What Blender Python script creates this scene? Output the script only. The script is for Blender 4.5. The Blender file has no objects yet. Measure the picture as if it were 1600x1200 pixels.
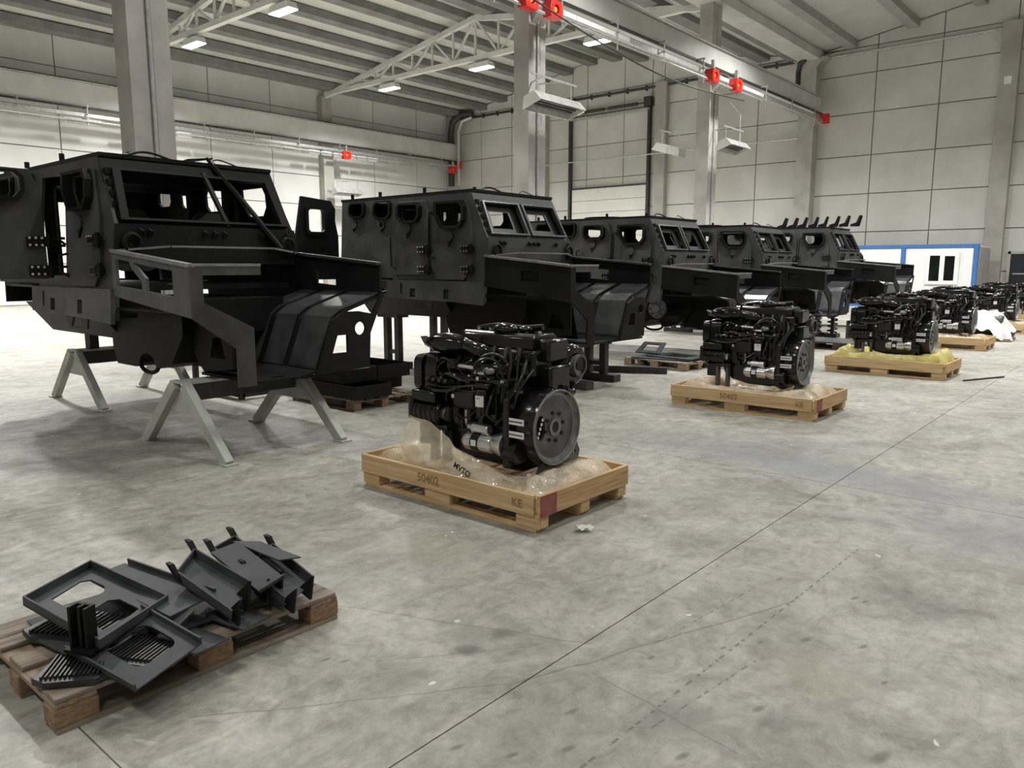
import bpy, math, random
from mathutils import Vector, Matrix, Euler
from mathutils.geometry import tessellate_polygon
random.seed(7)
PI = math.pi
SC = bpy.context.scene
COL = SC.collection

# ------------------------------------------------------------------ camera, world, exposure
cam_data = bpy.data.cameras.new('camera'); cam = bpy.data.objects.new('camera', cam_data); COL.objects.link(cam)
cam.location = (0, 0, 1.6)
cam.rotation_euler = (PI/2 - math.atan(184/1200.0), 0, math.radians(40.5))
cam_data.sensor_width = 36.0; cam_data.lens = 27.0; cam_data.clip_end = 300
SC.camera = cam
world = bpy.data.worlds.new('world'); SC.world = world; world.use_nodes = True
world.node_tree.nodes['Background'].inputs[0].default_value = (.8, .85, .9, 1)
world.node_tree.nodes['Background'].inputs[1].default_value = .05
SC.view_settings.view_transform = 'Standard'; SC.view_settings.look = 'None'
SC.view_settings.gamma = 1; SC.view_settings.use_curve_mapping = False
SC.view_settings.exposure = 0.0
SC.cycles.max_bounces = 6; SC.cycles.diffuse_bounces = 4; SC.cycles.glossy_bounces = 3; SC.cycles.transparent_max_bounces = 8
LEFT_W = 980.0                                                   # watts of each high-bay lamp in the far bay
RIGHT_W = {-3.88: 150.0, 6.17: 150.0, 16.22: 430.0, 26.27: 620.0}   # and of each row in the near bay
LAMP_SPREAD = math.radians(142)

# ------------------------------------------------------------------ materials
def nodes(name):
    m = bpy.data.materials.new(name); m.use_nodes = True
    nt = m.node_tree; b = nt.nodes['Principled BSDF']
    return m, nt, b
def N(nt, t, **kw):
    n = nt.nodes.new(t)
    for k, v in kw.items():
        if k in n.bl_rna.properties.keys() and not k.startswith('i_'): setattr(n, k, v)
        else: n.inputs[k.replace('i_', '').replace('_', ' ')].default_value = v
    return n
def rgb(c): return (c[0], c[1], c[2], 1)
def pm(name, c1, rough=.6, metal=0.0, c2=None, scale=4.0, bump=0.0, bscale=40.0, detail=5, stretch=None, lo=.35, hi=.65, spec=.5, rvar=0.0):
    """principled material whose colour drifts between c1 and c2 with object-space noise"""
    m, nt, b = nodes(name)
    b.inputs['Roughness'].default_value = rough; b.inputs['Metallic'].default_value = metal
    b.inputs['Specular IOR Level'].default_value = spec
    L = nt.links.new
    tc = N(nt, 'ShaderNodeNewGeometry')
    src = tc.outputs['Position']
    if stretch:
        mp = N(nt, 'ShaderNodeMapping'); mp.inputs['Scale'].default_value = stretch; L(src, mp.inputs[0]); src = mp.outputs[0]
    nz = N(nt, 'ShaderNodeTexNoise'); nz.inputs['Scale'].default_value = scale; nz.inputs['Detail'].default_value = detail; L(src, nz.inputs['Vector'])
    rp = N(nt, 'ShaderNodeValToRGB'); rp.color_ramp.elements[0].position = lo; rp.color_ramp.elements[1].position = hi
    rp.color_ramp.elements[0].color = rgb(c1); rp.color_ramp.elements[1].color = rgb(c2 or [x*1.25 for x in c1])
    L(nz.outputs[0], rp.inputs[0]); L(rp.outputs[0], b.inputs['Base Color'])
    if rvar:
        mr = N(nt, 'ShaderNodeMapRange'); mr.inputs['To Min'].default_value = rough-rvar; mr.inputs['To Max'].default_value = rough+rvar
        L(nz.outputs[0], mr.inputs[0]); L(mr.outputs[0], b.inputs['Roughness'])
    if bump:
        n2 = N(nt, 'ShaderNodeTexNoise'); n2.inputs['Scale'].default_value = bscale; n2.inputs['Detail'].default_value = 4; L(src, n2.inputs['Vector'])
        bp = N(nt, 'ShaderNodeBump'); bp.inputs['Strength'].default_value = bump; bp.inputs['Distance'].default_value = .02
        L(n2.outputs[0], bp.inputs['Height']); L(bp.outputs[0], b.inputs['Normal'])
    return m

MAT = {}
MAT['steel'] = pm('primed_armour_steel', (.006, .0062, .0067), .5, .0, (.013, .0133, .0142), 2.2, .12, 60, rvar=.08, spec=.16)
MAT['steel_pale'] = pm('scuffed_armour_steel', (.036, .0365, .038), .5, .0, (.066, .067, .069), 3.0, .1, 50, rvar=.08, spec=.35)
MAT['steel_tray'] = pm('grey_steel_plate', (.036, .039, .041), .56, .0, (.068, .072, .075), 5, .06, 90, rvar=.07, spec=.3)
MAT['steel_sheen'] = pm('bare_rolled_steel', (.05, .052, .054), .30, .3, (.085, .088, .09), 5, .05, 90, rvar=.06)
MAT['steel_bare'] = pm('unpainted_grey_steel', (.060, .062, .064), .5, 0, (.105, .107, .109), 4, .1, 60, rvar=.06, spec=.4)
MAT['edge'] = pm('bare_cut_edge_steel', (.20, .20, .195), .4, .3, (.30, .30, .29), 8)
MAT['rust'] = pm('dark_stand_steel', (.022, .019, .016), .6, .0, (.055, .047, .038), 5)
MAT['black'] = pm('engine_black_paint', (.004, .004, .0045), .15, 0, (.009, .009, .010), 6, .05, 50)
MAT['rubber'] = pm('black_rubber', (.010, .010, .011), .42, 0, (.018, .018, .019), 8)
MAT['alu'] = pm('cast_aluminium', (.20, .205, .21), .42, .7, (.30, .305, .31), 12, .1, 120)
MAT['alu_dark'] = pm('grey_flywheel', (.09, .093, .096), .42, .5, (.15, .152, .155), 9, .08, 60)
MAT['silver'] = pm('bright_metal', (.62, .62, .62), .22, .95, (.78, .78, .77), 14)
MAT['label'] = pm('white_label', (.74, .74, .72), .5, 0, (.82, .82, .8), 30)
MAT['ink'] = pm('dark_ink', (.012, .012, .013), .7)
MAT['stamp'] = pm('faint_stamp_ink', (.27, .17, .075), .8, 0, (.36, .24, .12), 60)
MAT['hose'] = pm('black_hose', (.012, .012, .013), .32, 0, (.02, .02, .021), 10)
def wood(name, c1, c2, axis):
    st = tuple(1.5 if i == axis else 26 for i in range(3))
    return pm(name, c1, .72, 0, c2, 1.6, .25, 6, stretch=st, lo=.3, hi=.7, detail=8)
MAT['pine_x'] = wood('fresh_pine_x', (.50, .32, .15), (.72, .53, .30), 0)
MAT['pine_y'] = wood('fresh_pine_y', (.44, .27, .12), (.66, .46, .24), 1)
MAT['pine_red'] = pm('pink_painted_pine', (.25, .05, .06), .7, 0, (.33, .12, .09), 8, .2)
MAT['old_y'] = wood('weathered_pallet_wood_y', (.11, .085, .062), (.36, .30, .23), 1)
MAT['old_x'] = wood('weathered_pallet_wood_x', (.14, .10, .066), (.36, .275, .19), 0)
MAT['old_end'] = pm('pallet_end_grain', (.20, .125, .075), .8, 0, (.34, .215, .125), 26, .3, 70, stretch=(1, 1, 3))
MAT['concrete'] = pm('column_concrete', (.36, .34, .32), .85, 0, (.47, .455, .43), 1.4, .2, 18)
MAT['panel'] = pm('wall_panel_concrete', (.53, .525, .49), .85, 0, (.61, .605, .57), .7, .15, 30)
MAT['panel_l'] = pm('side_wall_panel', (.58, .58, .56), .85, 0, (.66, .66, .64), .6, .12, 30)
MAT['joint'] = pm('panel_joint', (.21, .205, .19), .9, 0, (.27, .265, .25), 2)
MAT['pil'] = pm('pilaster_concrete', (.34, .325, .29), .85, 0, (.43, .41, .37), 1.2, .15, 20)
MAT['roof_sheet'] = pm('roof_sheet', (.52, .52, .49), .7, 0, (.58, .58, .55), .5)
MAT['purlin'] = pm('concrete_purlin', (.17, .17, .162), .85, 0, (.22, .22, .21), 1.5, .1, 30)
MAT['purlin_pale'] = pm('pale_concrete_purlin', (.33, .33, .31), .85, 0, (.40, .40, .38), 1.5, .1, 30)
MAT['truss'] = pm('painted_truss_steel', (.60, .60, .57), .55, 0, (.68, .68, .65), 2)
MAT['beam'] = pm('runway_beam_paint', (.50, .50, .475), .6, 0, (.58, .58, .555), 1.3)
MAT['dark_metal'] = pm('dark_metal', (.035, .034, .032), .5, .3, (.06, .058, .055), 5)
MAT['galv'] = pm('galvanised_steel', (.46, .46, .45), .38, .6, (.6, .6, .59), 8)
MAT['white_metal'] = pm('white_enamel', (.66, .66, .64), .4, 0, (.72, .72, .7), 3)
MAT['red'] = pm('red_plastic', (.55, .015, .012), .35, 0, (.75, .03, .022), 6)
MAT['red_lens'] = pm('orange_lens', (.9, .25, .05), .2, 0, (.95, .4, .1), 8)
MAT['saw'] = pm('pale_green_painted_timber', (.40, .42, .38), .6, 0, (.53, .545, .50), 3.0, .2, 20)
MAT['blue'] = pm('blue_container_frame', (.045, .15, .42), .45, 0, (.055, .17, .47), 4)
MAT['cwhite'] = pm('container_white_panel', (.78, .79, .78), .5, 0, (.84, .85, .84), 2)
MAT['cgrey'] = pm('container_end_panel', (.36, .36, .34), .6, 0, (.42, .42, .4), 2)
MAT['glass'] = pm('dark_window_glass', (.006, .008, .007), .08, 0, (.010, .012, .011), 3)
MAT['door_dark'] = pm('dark_blue_door', (.008, .011, .016), .45, 0, (.012, .016, .022), 2)
MAT['doorwhite'] = pm('sectional_door_white', (.64, .64, .585), .55, 0, (.70, .70, .645), 1.2)
MAT['paper'] = pm('white_tissue', (.8, .8, .78), .8, 0, (.85, .85, .83), 30)
MAT['sheet'] = pm('white_plastic_sheet', (.78, .78, .78), .35, 0, (.86, .86, .86), 6, .3, 14)

def emis(name, col, s):
    m, nt, b = nodes(name)
    b.inputs['Base Color'].default_value = rgb(col); b.inputs['Emission Color'].default_value = rgb(col); b.inputs['Emission Strength'].default_value = s
    return m
MAT['lamp'] = emis('lamp_diffuser', (1, .98, .93), 14)
def film(name, c1, c2, alpha):
    m, nt, b = nodes(name); L = nt.links.new
    b.inputs['Roughness'].default_value = .10; b.inputs['Specular IOR Level'].default_value = .8
    g = N(nt, 'ShaderNodeNewGeometry'); nz = N(nt, 'ShaderNodeTexNoise'); nz.inputs['Scale'].default_value = 4; nz.inputs['Detail'].default_value = 4
    L(g.outputs['Position'], nz.inputs['Vector'])
    rp = N(nt, 'ShaderNodeValToRGB'); rp.color_ramp.elements[0].color = rgb(c1); rp.color_ramp.elements[1].color = rgb(c2)
    rp.color_ramp.elements[0].position = .38; rp.color_ramp.elements[1].position = .62
    L(nz.outputs[0], rp.inputs[0]); L(rp.outputs[0], b.inputs['Base Color'])
    n2 = N(nt, 'ShaderNodeTexNoise'); n2.inputs['Scale'].default_value = 18; n2.inputs['Detail'].default_value = 2; n2.inputs['Distortion'].default_value = 1.5; L(g.outputs['Position'], n2.inputs['Vector'])
    bp = N(nt, 'ShaderNodeBump'); bp.inputs['Strength'].default_value = .5; bp.inputs['Distance'].default_value = .02
    L(n2.outputs[0], bp.inputs['Height']); L(bp.outputs[0], b.inputs['Normal'])
    mr = N(nt, 'ShaderNodeMapRange'); mr.inputs['From Min'].default_value = .3; mr.inputs['From Max'].default_value = .7
    mr.inputs['To Min'].default_value = alpha-.12; mr.inputs['To Max'].default_value = min(1, alpha+.18)
    L(nz.outputs[0], mr.inputs[0]); L(mr.outputs[0], b.inputs['Alpha'])
    return m
MAT['film'] = film('clear_packing_film', (.80, .68, .47), (.93, .84, .65), .48)
MAT['film_y'] = film('yellow_packing_film', (.66, .55, .14), (.80, .72, .30), .88)

def floor_material():
    m, nt, b = nodes('stained_concrete_floor'); L = nt.links.new
    g = N(nt, 'ShaderNodeNewGeometry'); P = g.outputs['Position']
    def noise(scale, detail=6, rough=.6, st=None, dist=0):
        src = P
        if st:
            mp = N(nt, 'ShaderNodeMapping'); mp.inputs['Scale'].default_value = st; mp.inputs['Rotation'].default_value = (0, 0, .5); L(P, mp.inputs[0]); src = mp.outputs[0]
        n = N(nt, 'ShaderNodeTexNoise'); n.inputs['Scale'].default_value = scale; n.inputs['Detail'].default_value = detail
        n.inputs['Roughness'].default_value = rough; n.inputs['Distortion'].default_value = dist; L(src, n.inputs['Vector']); return n.outputs[0]
    def ramp(v, stops):
        r = N(nt, 'ShaderNodeValToRGB'); e = r.color_ramp.elements
        while len(e) < len(stops): e.new(.5)
        for el, (p, c) in zip(e, stops): el.position = p; el.color = rgb(c)
        L(v, r.inputs[0]); return r.outputs[0]
    def mix(a, bb, f, mode='MIX'):
        x = N(nt, 'ShaderNodeMix'); x.data_type = 'RGBA'; x.blend_type = mode
        for sock, v in ((x.inputs[6], a), (x.inputs[7], bb)):
            if isinstance(v, tuple): sock.default_value = rgb(v)
            else: L(v, sock)
        if isinstance(f, (int, float)): x.inputs[0].default_value = f
        else: L(f, x.inputs[0])
        return x.outputs[2]
    def maprange(v, a, bb, c, d):
        r = N(nt, 'ShaderNodeMapRange'); r.inputs[1].default_value = a; r.inputs[2].default_value = bb; r.inputs[3].default_value = c; r.inputs[4].default_value = d
        L(v, r.inputs[0]); return r.outputs[0]
    def mul(a, bb):
        r = N(nt, 'ShaderNodeMath', operation='MULTIPLY')
        for s, v in ((r.inputs[0], a), (r.inputs[1], bb)):
            if isinstance(v, (int, float)): s.default_value = v
            else: L(v, s)
        return r.outputs[0]
    big = noise(.32, 5, .55, None, .6); med = noise(1.7, 8, .65, None, .8); fine = noise(13, 8, .7)
    c = ramp(big, [(.30, (.26, .251, .218)), (.5, (.332, .321, .282)), (.72, (.388, .375, .331))])
    c = mix(c, ramp(med, [(.28, (.24, .235, .22)), (.5, (.5, .5, .5)), (.72, (.66, .655, .63))]), .72, 'OVERLAY')
    c = mix(c, ramp(fine, [(.28, (.30, .30, .29)), (.5, (.5, .5, .5)), (.75, (.68, .68, .67))]), .62, 'OVERLAY')
    mott = noise(5.5, 10, .72, (1, .6, 1), 1.4)
    c = mix(c, ramp(mott, [(.30, (.22, .21, .19)), (.5, (.5, .5, .5)), (.70, (.74, .735, .71))]), .6, 'OVERLAY')
    # dirty traffic zones and dust
    grime = maprange(noise(.75, 9, .72, (1, .45, 1), 1.2), .52, .68, 0, .42)
    c = mix(c, (.19, .18, .15), grime)
    pale = maprange(noise(1.1, 9, .75, None, 1.5), .58, .74, 0, .5)
    c = mix(c, (.60, .59, .56), pale)
    wisp = maprange(noise(3.2, 10, .8, (1, .3, 1), 2.0), .58, .68, 0, .6)
    c = mix(c, (.18, .168, .14), wisp)
    wob = N(nt, 'ShaderNodeTexNoise'); wob.inputs['Scale'].default_value = 3.5; wob.inputs['Detail'].default_value = 6; L(P, wob.inputs['Vector'])
    wv = N(nt, 'ShaderNodeVectorMath', operation='MULTIPLY_ADD'); L(wob.outputs[1], wv.inputs[0]); wv.inputs[1].default_value = (.22, .22, 0); L(P, wv.inputs[2])
    wv2 = N(nt, 'ShaderNodeVectorMath', operation='ADD'); L(wv.outputs[0], wv2.inputs[0]); wv2.inputs[1].default_value = (-.11, -.11, 0)
    PW = wv2.outputs[0]
    wv3 = N(nt, 'ShaderNodeVectorMath', operation='MULTIPLY_ADD'); L(wob.outputs[1], wv3.inputs[0]); wv3.inputs[1].default_value = (.06, .06, 0); L(P, wv3.inputs[2]); PS = wv3.outputs[0]
    def blot(cx, cy, rx, ry, rot, s, col, soft=.6, src=None):
        nonlocal c
        mp = N(nt, 'ShaderNodeMapping', vector_type='TEXTURE'); mp.inputs['Location'].default_value = (cx, cy, 0); mp.inputs['Rotation'].default_value = (0, 0, rot)
        mp.inputs['Scale'].default_value = (rx, ry, 1000); L(src or PW, mp.inputs[0])
        ln = N(nt, 'ShaderNodeVectorMath', operation='LENGTH'); L(mp.outputs[0], ln.inputs[0])
        c = mix(c, col, maprange(ln.outputs['Value'], 1, 1-soft, 0, s))
    dk, br, bl = (.10, .095, .085), (.13, .085, .055), (.20, .21, .225)
    blot(-1.9, 6.1, 2.6, .55, -.1, .7, bl, .8); blot(-.4, 5.3, 1.3, .7, .2, .6, bl, .8); blot(-2.6, 6.8, 1.4, .5, .2, .4, bl, .9)
    blot(-2.11, 2.16, .10, .06, .6, .75, dk); blot(-2.10, 2.37, .08, .07, .4, .6, dk); blot(-2.22, 2.25, .22, .08, .7, .35, dk, .9)
    blot(-1.14, 2.33, .26, .16, .3, .55, dk, .9); blot(-.95, 2.5, .18, .10, .8, .35, dk, .9); blot(-.8, 3.9, .5, .28, .2, .35, dk, .9)
    blot(-.45, 4.6, .7, .4, .2, .3, (.2, .19, .165), .9); blot(-3.1, 2.85, .6, .4, .5, .4, (.38, .34, .25), .9); blot(-6.4, 2.35, .7, .35, .3, .55, (.18, .17, .15), .9)
    blot(-5.1, 4.4, 1.0, .4, .3, .3, (.2, .19, .17), .9); blot(-.9, 2.9, .35, .3, 0, .35, (.36, .33, .23), .9); blot(-1.5, 3.6, .9, .3, 1.2, .25, (.22, .21, .18), .9)
    for (x, y, r) in ((-1.51, 2.10, .030), (-1.51, 1.77, .026), (-1.49, 2.63, .022), (-1.0, 2.56, .034), (-1.4, 3.77, .024), (-1.03, 3.78, .03), (-.98, 3.77, .024), (-1.06, 3.2, .036), (-1.68, 1.68, .03), (-1.39, 1.92, .032), (-.58, 2.55, .05), (-1.08, 2.13, .03), (-1.3, 2.9, .02), (-.85, 3.3, .028), (-.7, 3.05, .022), (-1.2, 3.05, .02), (-2.5, 1.75, .02), (-2.43, 1.79, .024)):
        blot(x, y, r*.55, r*1.3, -.25, .7, br if r < .03 else dk, .6, P)
    # dotted oil trails and hairline cracks
    sx = N(nt, 'ShaderNodeSeparateXYZ'); L(PW, sx.inputs[0])
    def trail(x0, y0, x1, y1, w, s, dotted, col=dk):
        nonlocal c
        ln = math.hypot(x1-x0, y1-y0); an = math.atan2(y1-y0, x1-x0)
        mp = N(nt, 'ShaderNodeMapping', vector_type='TEXTURE'); mp.inputs['Location'].default_value = (x0, y0, 0); mp.inputs['Rotation'].default_value = (0, 0, an)
        L(P if dotted else PS, mp.inputs[0]); sp = N(nt, 'ShaderNodeSeparateXYZ'); L(mp.outputs[0], sp.inputs[0])
        ab = N(nt, 'ShaderNodeMath', operation='ABSOLUTE'); L(sp.outputs[1], ab.inputs[0])
        k = maprange(ab.outputs[0], w, w*.4, 0, s)
        e0 = maprange(sp.outputs[0], 0, .02, 0, 1); e1 = maprange(sp.outputs[0], ln, ln-.02, 0, 1)
        k = mul(mul(k, e0), e1)
        if dotted:
            n = N(nt, 'ShaderNodeTexNoise'); n.noise_dimensions = '1D'; n.inputs['Scale'].default_value = 22; n.inputs['Detail'].default_value = 1; L(sp.outputs[0], n.inputs['W'])
            k = mul(k, maprange(n.outputs[0], .48, .54, 0, 1))
        c = mix(c, col, k)
    trail(-1.3, 1.85, -1.22, 4.5, .008, .8, True); trail(-1.24, 2.19, -1.15, 2.9, .007, .7, True); trail(-1.54, 2.75, -1.45, 3.6, .006, .7, True)
    trail(-2.5, 1.2, -1.75, 2.15, .005, .5, False); trail(-1.76, 2.14, -1.2, 3.6, .007, .55, False); trail(-2.9, 2.1, -1.7, 2.6, .004, .6, False); trail(-1.6, 2.4, -.9, 2.3, .005, .5, False)
    trail(-2.3, 1.9, -1.9, 2.4, .005, .4, False)
    # white specks of dried paint
    vo = N(nt, 'ShaderNodeTexVoronoi'); vo.inputs['Scale'].default_value = 4.6; L(PW, vo.inputs['Vector'])
    sp = mul(maprange(vo.outputs['Distance'], .062, .04, 0, .85), maprange(noise(.9, 2), .46, .50, 0, 1))
    c = mix(c, (.72, .72, .70), sp)
    L(c, b.inputs['Base Color'])
    L(maprange(med, .3, .7, .62, .40), b.inputs['Roughness'])
    bp = N(nt, 'ShaderNodeBump'); bp.inputs['Strength'].default_value = .12; bp.inputs['Distance'].default_value = .01; L(fine, bp.inputs['Height']); L(bp.outputs[0], b.inputs['Normal'])
    return m
MAT['floor'] = floor_material()

# ------------------------------------------------------------------ mesh builder
class B:
    def __init__(s): s.v = []; s.f = []
    def add(s, vs, fs):
        o = len(s.v); s.v += [tuple(x) for x in vs]; s.f += [tuple(i+o for i in f) for f in fs]; return s
    def box(s, x0, x1, y0, y1, z0, z1):
        return s.add([(x0,y0,z0),(x1,y0,z0),(x1,y1,z0),(x0,y1,z0),(x0,y0,z1),(x1,y0,z1),(x1,y1,z1),(x0,y1,z1)],
                     [(0,3,2,1),(4,5,6,7),(0,1,5,4),(1,2,6,5),(2,3,7,6),(3,0,4,7)])
    def obox(s, c, size, rot=(0,0,0)):
        R = Euler(rot).to_matrix(); c = Vector(c); h = [x/2 for x in size]
        vs = [c + R @ Vector((a*h[0], b*h[1], d*h[2])) for a, b, d in ((-1,-1,-1),(1,-1,-1),(1,1,-1),(-1,1,-1),(-1,-1,1),(1,-1,1),(1,1,1),(-1,1,1))]
        return s.add(vs, [(0,3,2,1),(4,5,6,7),(0,1,5,4),(1,2,6,5),(2,3,7,6),(3,0,4,7)])
    def bar(s, p0, p1, w, h, up=(0,0,1)):
        """rectangular bar between two points"""
        p0, p1 = Vector(p0), Vector(p1); d = (p1-p0).normalized(); u = Vector(up)
        if abs(d.dot(u)) > .98: u = Vector((1,0,0))
        r = d.cross(u).normalized(); t = r.cross(d).normalized()
        vs = [p + r*(a*w/2) + t*(b*h/2) for p in (p0, p1) for a, b in ((-1,-1),(1,-1),(1,1),(-1,1))]
        return s.add(vs, [(0,1,2,3),(7,6,5,4),(0,4,5,1),(1,5,6,2),(2,6,7,3),(3,7,4,0)])
    def cyl(s, p0, p1, r0, r1=None, n=14, caps=True):
        p0, p1 = Vector(p0), Vector(p1); r1 = r0 if r1 is None else r1
        d = (p1-p0).normalized(); a = Vector((0,0,1)) if abs(d.z) < .9 else Vector((1,0,0))
        u = d.cross(a).normalized(); w = d.cross(u)
        vs = []
        for p, r in ((p0, r0), (p1, r1)):
            vs += [p + (u*math.cos(2*PI*i/n) + w*math.sin(2*PI*i/n))*r for i in range(n)]
        fs = [(i, (i+1) % n, n+(i+1) % n, n+i) for i in range(n)]
        if caps: fs += [tuple(range(n-1, -1, -1)), tuple(range(n, 2*n))]
        return s.add(vs, fs)
    def lathe(s, prof, o, axis, n=32):
        """prof: (radius, distance along axis)"""
        o = Vector(o); d = Vector(axis).normalized(); a = Vector((0,0,1)) if abs(d.z) < .9 else Vector((1,0,0))
        u = d.cross(a).normalized(); w = d.cross(u); vs = []
        for r, h in prof: vs += [o + d*h + (u*math.cos(2*PI*i/n) + w*math.sin(2*PI*i/n))*r for i in range(n)]
        fs = [(k*n+i, k*n+(i+1) % n, (k+1)*n+(i+1) % n, (k+1)*n+i) for k in range(len(prof)-1) for i in range(n)]
        return s.add(vs, fs)
    def tube(s, pts, r, n=8, closed=False, sub=0):
        pts = [Vector(p) for p in pts]
        if sub:
            out = []; m = len(pts); rng = range(m if closed else m-1)
            for i in rng:
                p0 = pts[(i-1) % m] if (closed or i > 0) else pts[i]; p1 = pts[i]; p2 = pts[(i+1) % m]; p3 = pts[(i+2) % m] if (closed or i+2 < m) else p2
                for k in range(sub):
                    t = k/sub
                    out.append(.5*((2*p1) + (p2-p0)*t + (2*p0-5*p1+4*p2-p3)*t*t + (3*p1-p0-3*p2+p3)*t**3))
            if not closed: out.append(pts[-1])
            pts = out
        m = len(pts); vs = []; u = None
        for i, p in enumerate(pts):
            a = pts[(i+1) % m] if (closed or i < m-1) else p; b = pts[(i-1) % m] if (closed or i > 0) else p
            d = (a-b).normalized()
            if u is None:
                u = d.cross(Vector((0,0,1)) if abs(d.z) < .9 else Vector((1,0,0))).normalized()
            else:
                u = (u - d*u.dot(d)).normalized()
            w = d.cross(u)
            vs += [p + (u*math.cos(2*PI*k/n) + w*math.sin(2*PI*k/n))*r for k in range(n)]
        fs = [(i*n+k, i*n+(k+1) % n, ((i+1) % m)*n+(k+1) % n, ((i+1) % m)*n+k) for i in range(m if closed else m-1) for k in range(n)]
        if not closed: fs += [tuple(range(n-1, -1, -1)), tuple(range((m-1)*n, m*n))]
        return s.add(vs, fs)
    def plate(s, outer, holes, fn):
        """flat plate with holes: 2-D outlines, fn(a, b, k) puts them in space, k = 0 front, 1 back"""
        loops = [list(outer)] + [list(h) for h in holes]
        tri = tessellate_polygon([[Vector((a, b, 0)) for a, b in lp] for lp in loops])
        flat = [p for lp in loops for p in lp]; n = len(flat)
        vs = [fn(a, b, 0) for a, b in flat] + [fn(a, b, 1) for a, b in flat]
        fs = [tuple(t) for t in tri] + [tuple(i+n for i in reversed(t)) for t in tri]
        o = 0
        for lp in loops:
            m = len(lp)
            fs += [(o+i, o+(i+1) % m, n+o+(i+1) % m, n+o+i) for i in range(m)]
            o += m
        return s.add(vs, fs)
    def grid(s, nx, ny, fn):
        vs = [fn(i/(nx-1), j/(ny-1)) for j in range(ny) for i in range(nx)]
        fs = [(j*nx+i, j*nx+i+1, (j+1)*nx+i+1, (j+1)*nx+i) for j in range(ny-1) for i in range(nx-1)]
        return s.add(vs, fs)
    def ell(s, c, r, nu=18, nv=10, fn=None):
        vs = []
        for j in range(nv+1):
            t = PI*j/nv
            for i in range(nu):
                p = 2*PI*i/nu
                vs.append((c[0]+r[0]*math.cos(t), c[1]+r[1]*math.sin(t)*math.cos(p), c[2]+r[2]*math.sin(t)*math.sin(p)))
        return s.add(vs, [(j*nu+i, j*nu+(i+1) % nu, (j+1)*nu+(i+1) % nu, (j+1)*nu+i) for j in range(nv) for i in range(nu)])
    def xf(s, M):
        s.v = [tuple(M @ Vector(p)) for p in s.v]; return s
    def mesh(s, name, mat, smooth=False):
        me = bpy.data.meshes.new(name); me.from_pydata(s.v, [], s.f); me.update()
        import bmesh
        bm = bmesh.new(); bm.from_mesh(me); bmesh.ops.recalc_face_normals(bm, faces=bm.faces); bm.to_mesh(me); bm.free()
        me.materials.append(MAT[mat] if isinstance(mat, str) else mat)
        if smooth:
            me.polygons.foreach_set('use_smooth', [True]*len(me.polygons))
            try: me.set_sharp_from_angle(angle=math.radians(42))
            except Exception: pass
        return me
    def obj(s, name, mat, parent=None, smooth=False, bevel=0, loc=None):
        return link(name, s.mesh(name, mat, smooth), parent, bevel, loc)
def link(name, me, parent=None, bevel=0, loc=None, rot=None):
    o = bpy.data.objects.new(name, me); COL.objects.link(o)
    if parent: o.parent = parent
    if loc: o.location = loc
    if rot: o.rotation_euler = rot
    if bevel:
        m = o.modifiers.new('edge', 'BEVEL'); m.width = bevel; m.segments = 2; m.limit_method = 'ANGLE'
    return o
def tag(o, label, cat, group=None, kind=None):
    o['label'] = label; o['category'] = cat
    if group: o['group'] = group
    if kind: o['kind'] = kind
    return o
def thing(name, label, cat, loc=(0,0,0), rz=0, group=None):
    o = bpy.data.objects.new(name, None); COL.objects.link(o); o.location = loc; o.rotation_euler = (0, 0, rz); o.empty_display_size = .1
    return tag(o, label, cat, group)
def struct(o):
    o['kind'] = 'structure'; return o
def copy_tree(o, parent=None):
    c = o.copy(); COL.objects.link(c)
    if parent: c.parent = parent
    for ch in list(o.children): copy_tree(ch, c)
    return c
def circ(cx, cy, r, n=20, ry=None):
    return [(cx+r*math.cos(2*PI*i/n), cy+(ry or r)*math.sin(2*PI*i/n)) for i in range(n)]
def rrect(x0, x1, y0, y1, r, n=4):
    out = []
    for cx, cy, a in ((x1-r, y1-r, 0), (x0+r, y1-r, PI/2), (x0+r, y0+r, PI), (x1-r, y0+r, 1.5*PI)):
        out += [(cx+r*math.cos(a+PI/2*i/n), cy+r*math.sin(a+PI/2*i/n)) for i in range(n+1)]
    return out
def text_mesh(s, size, mat, parent, name, M, ext=.001):
    cu = bpy.data.curves.new(name, 'FONT'); cu.body = s; cu.size = size; cu.extrude = ext; cu.offset = size*.02; cu.align_x = 'CENTER'; cu.align_y = 'CENTER'
    t = bpy.data.objects.new('tmp_lettering', cu); COL.objects.link(t)
    dg = bpy.context.evaluated_depsgraph_get(); me = bpy.data.meshes.new_from_object(t.evaluated_get(dg)); bpy.data.objects.remove(t)
    me.transform(M); me.materials.clear(); me.materials.append(MAT[mat]); me.name = name
    return link(name, me, parent)
# ------------------------------------------------------------------ the hall
XL, YB, XR, YF = -36.0, 36.4, 10.0, -9.0
CX, COLY = -13.25, [6.17 + 10.05*k for k in range(-1, 3)]
ridge = lambda x: 10.95 + (.165*(x-XL) if x < -24.6 else .165*(-13.25-x) if x < -13.25 else .165*(x+13.25) if x < -1.6 else .165*(XR-x))
# floor: slabs with saw-cut joints over a dark base
floor = struct(B().box(XL-.2, XR+.2, YF-.2, YB+.2, -.30, -.12).obj('floor', 'joint'))
sxs = [XL] + [-1.77 + 3.8*k for k in range(-9, 4)] + [XR]
sys_ = [YF] + [.9 + 4.85*k for k in range(-2, 8)] + [YB]
sxs = sorted(set(round(x, 3) for x in sxs if XL <= x <= XR)); sys_ = sorted(set(round(y, 3) for y in sys_ if YF <= y <= YB))
for i in range(len(sxs)-1):
    for j in range(len(sys_)-1):
        g = .003
        B().box(sxs[i]+g, sxs[i+1]-g, sys_[j]+g, sys_[j+1]-g, -.12, 0).obj('slab', 'floor', floor)
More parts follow.
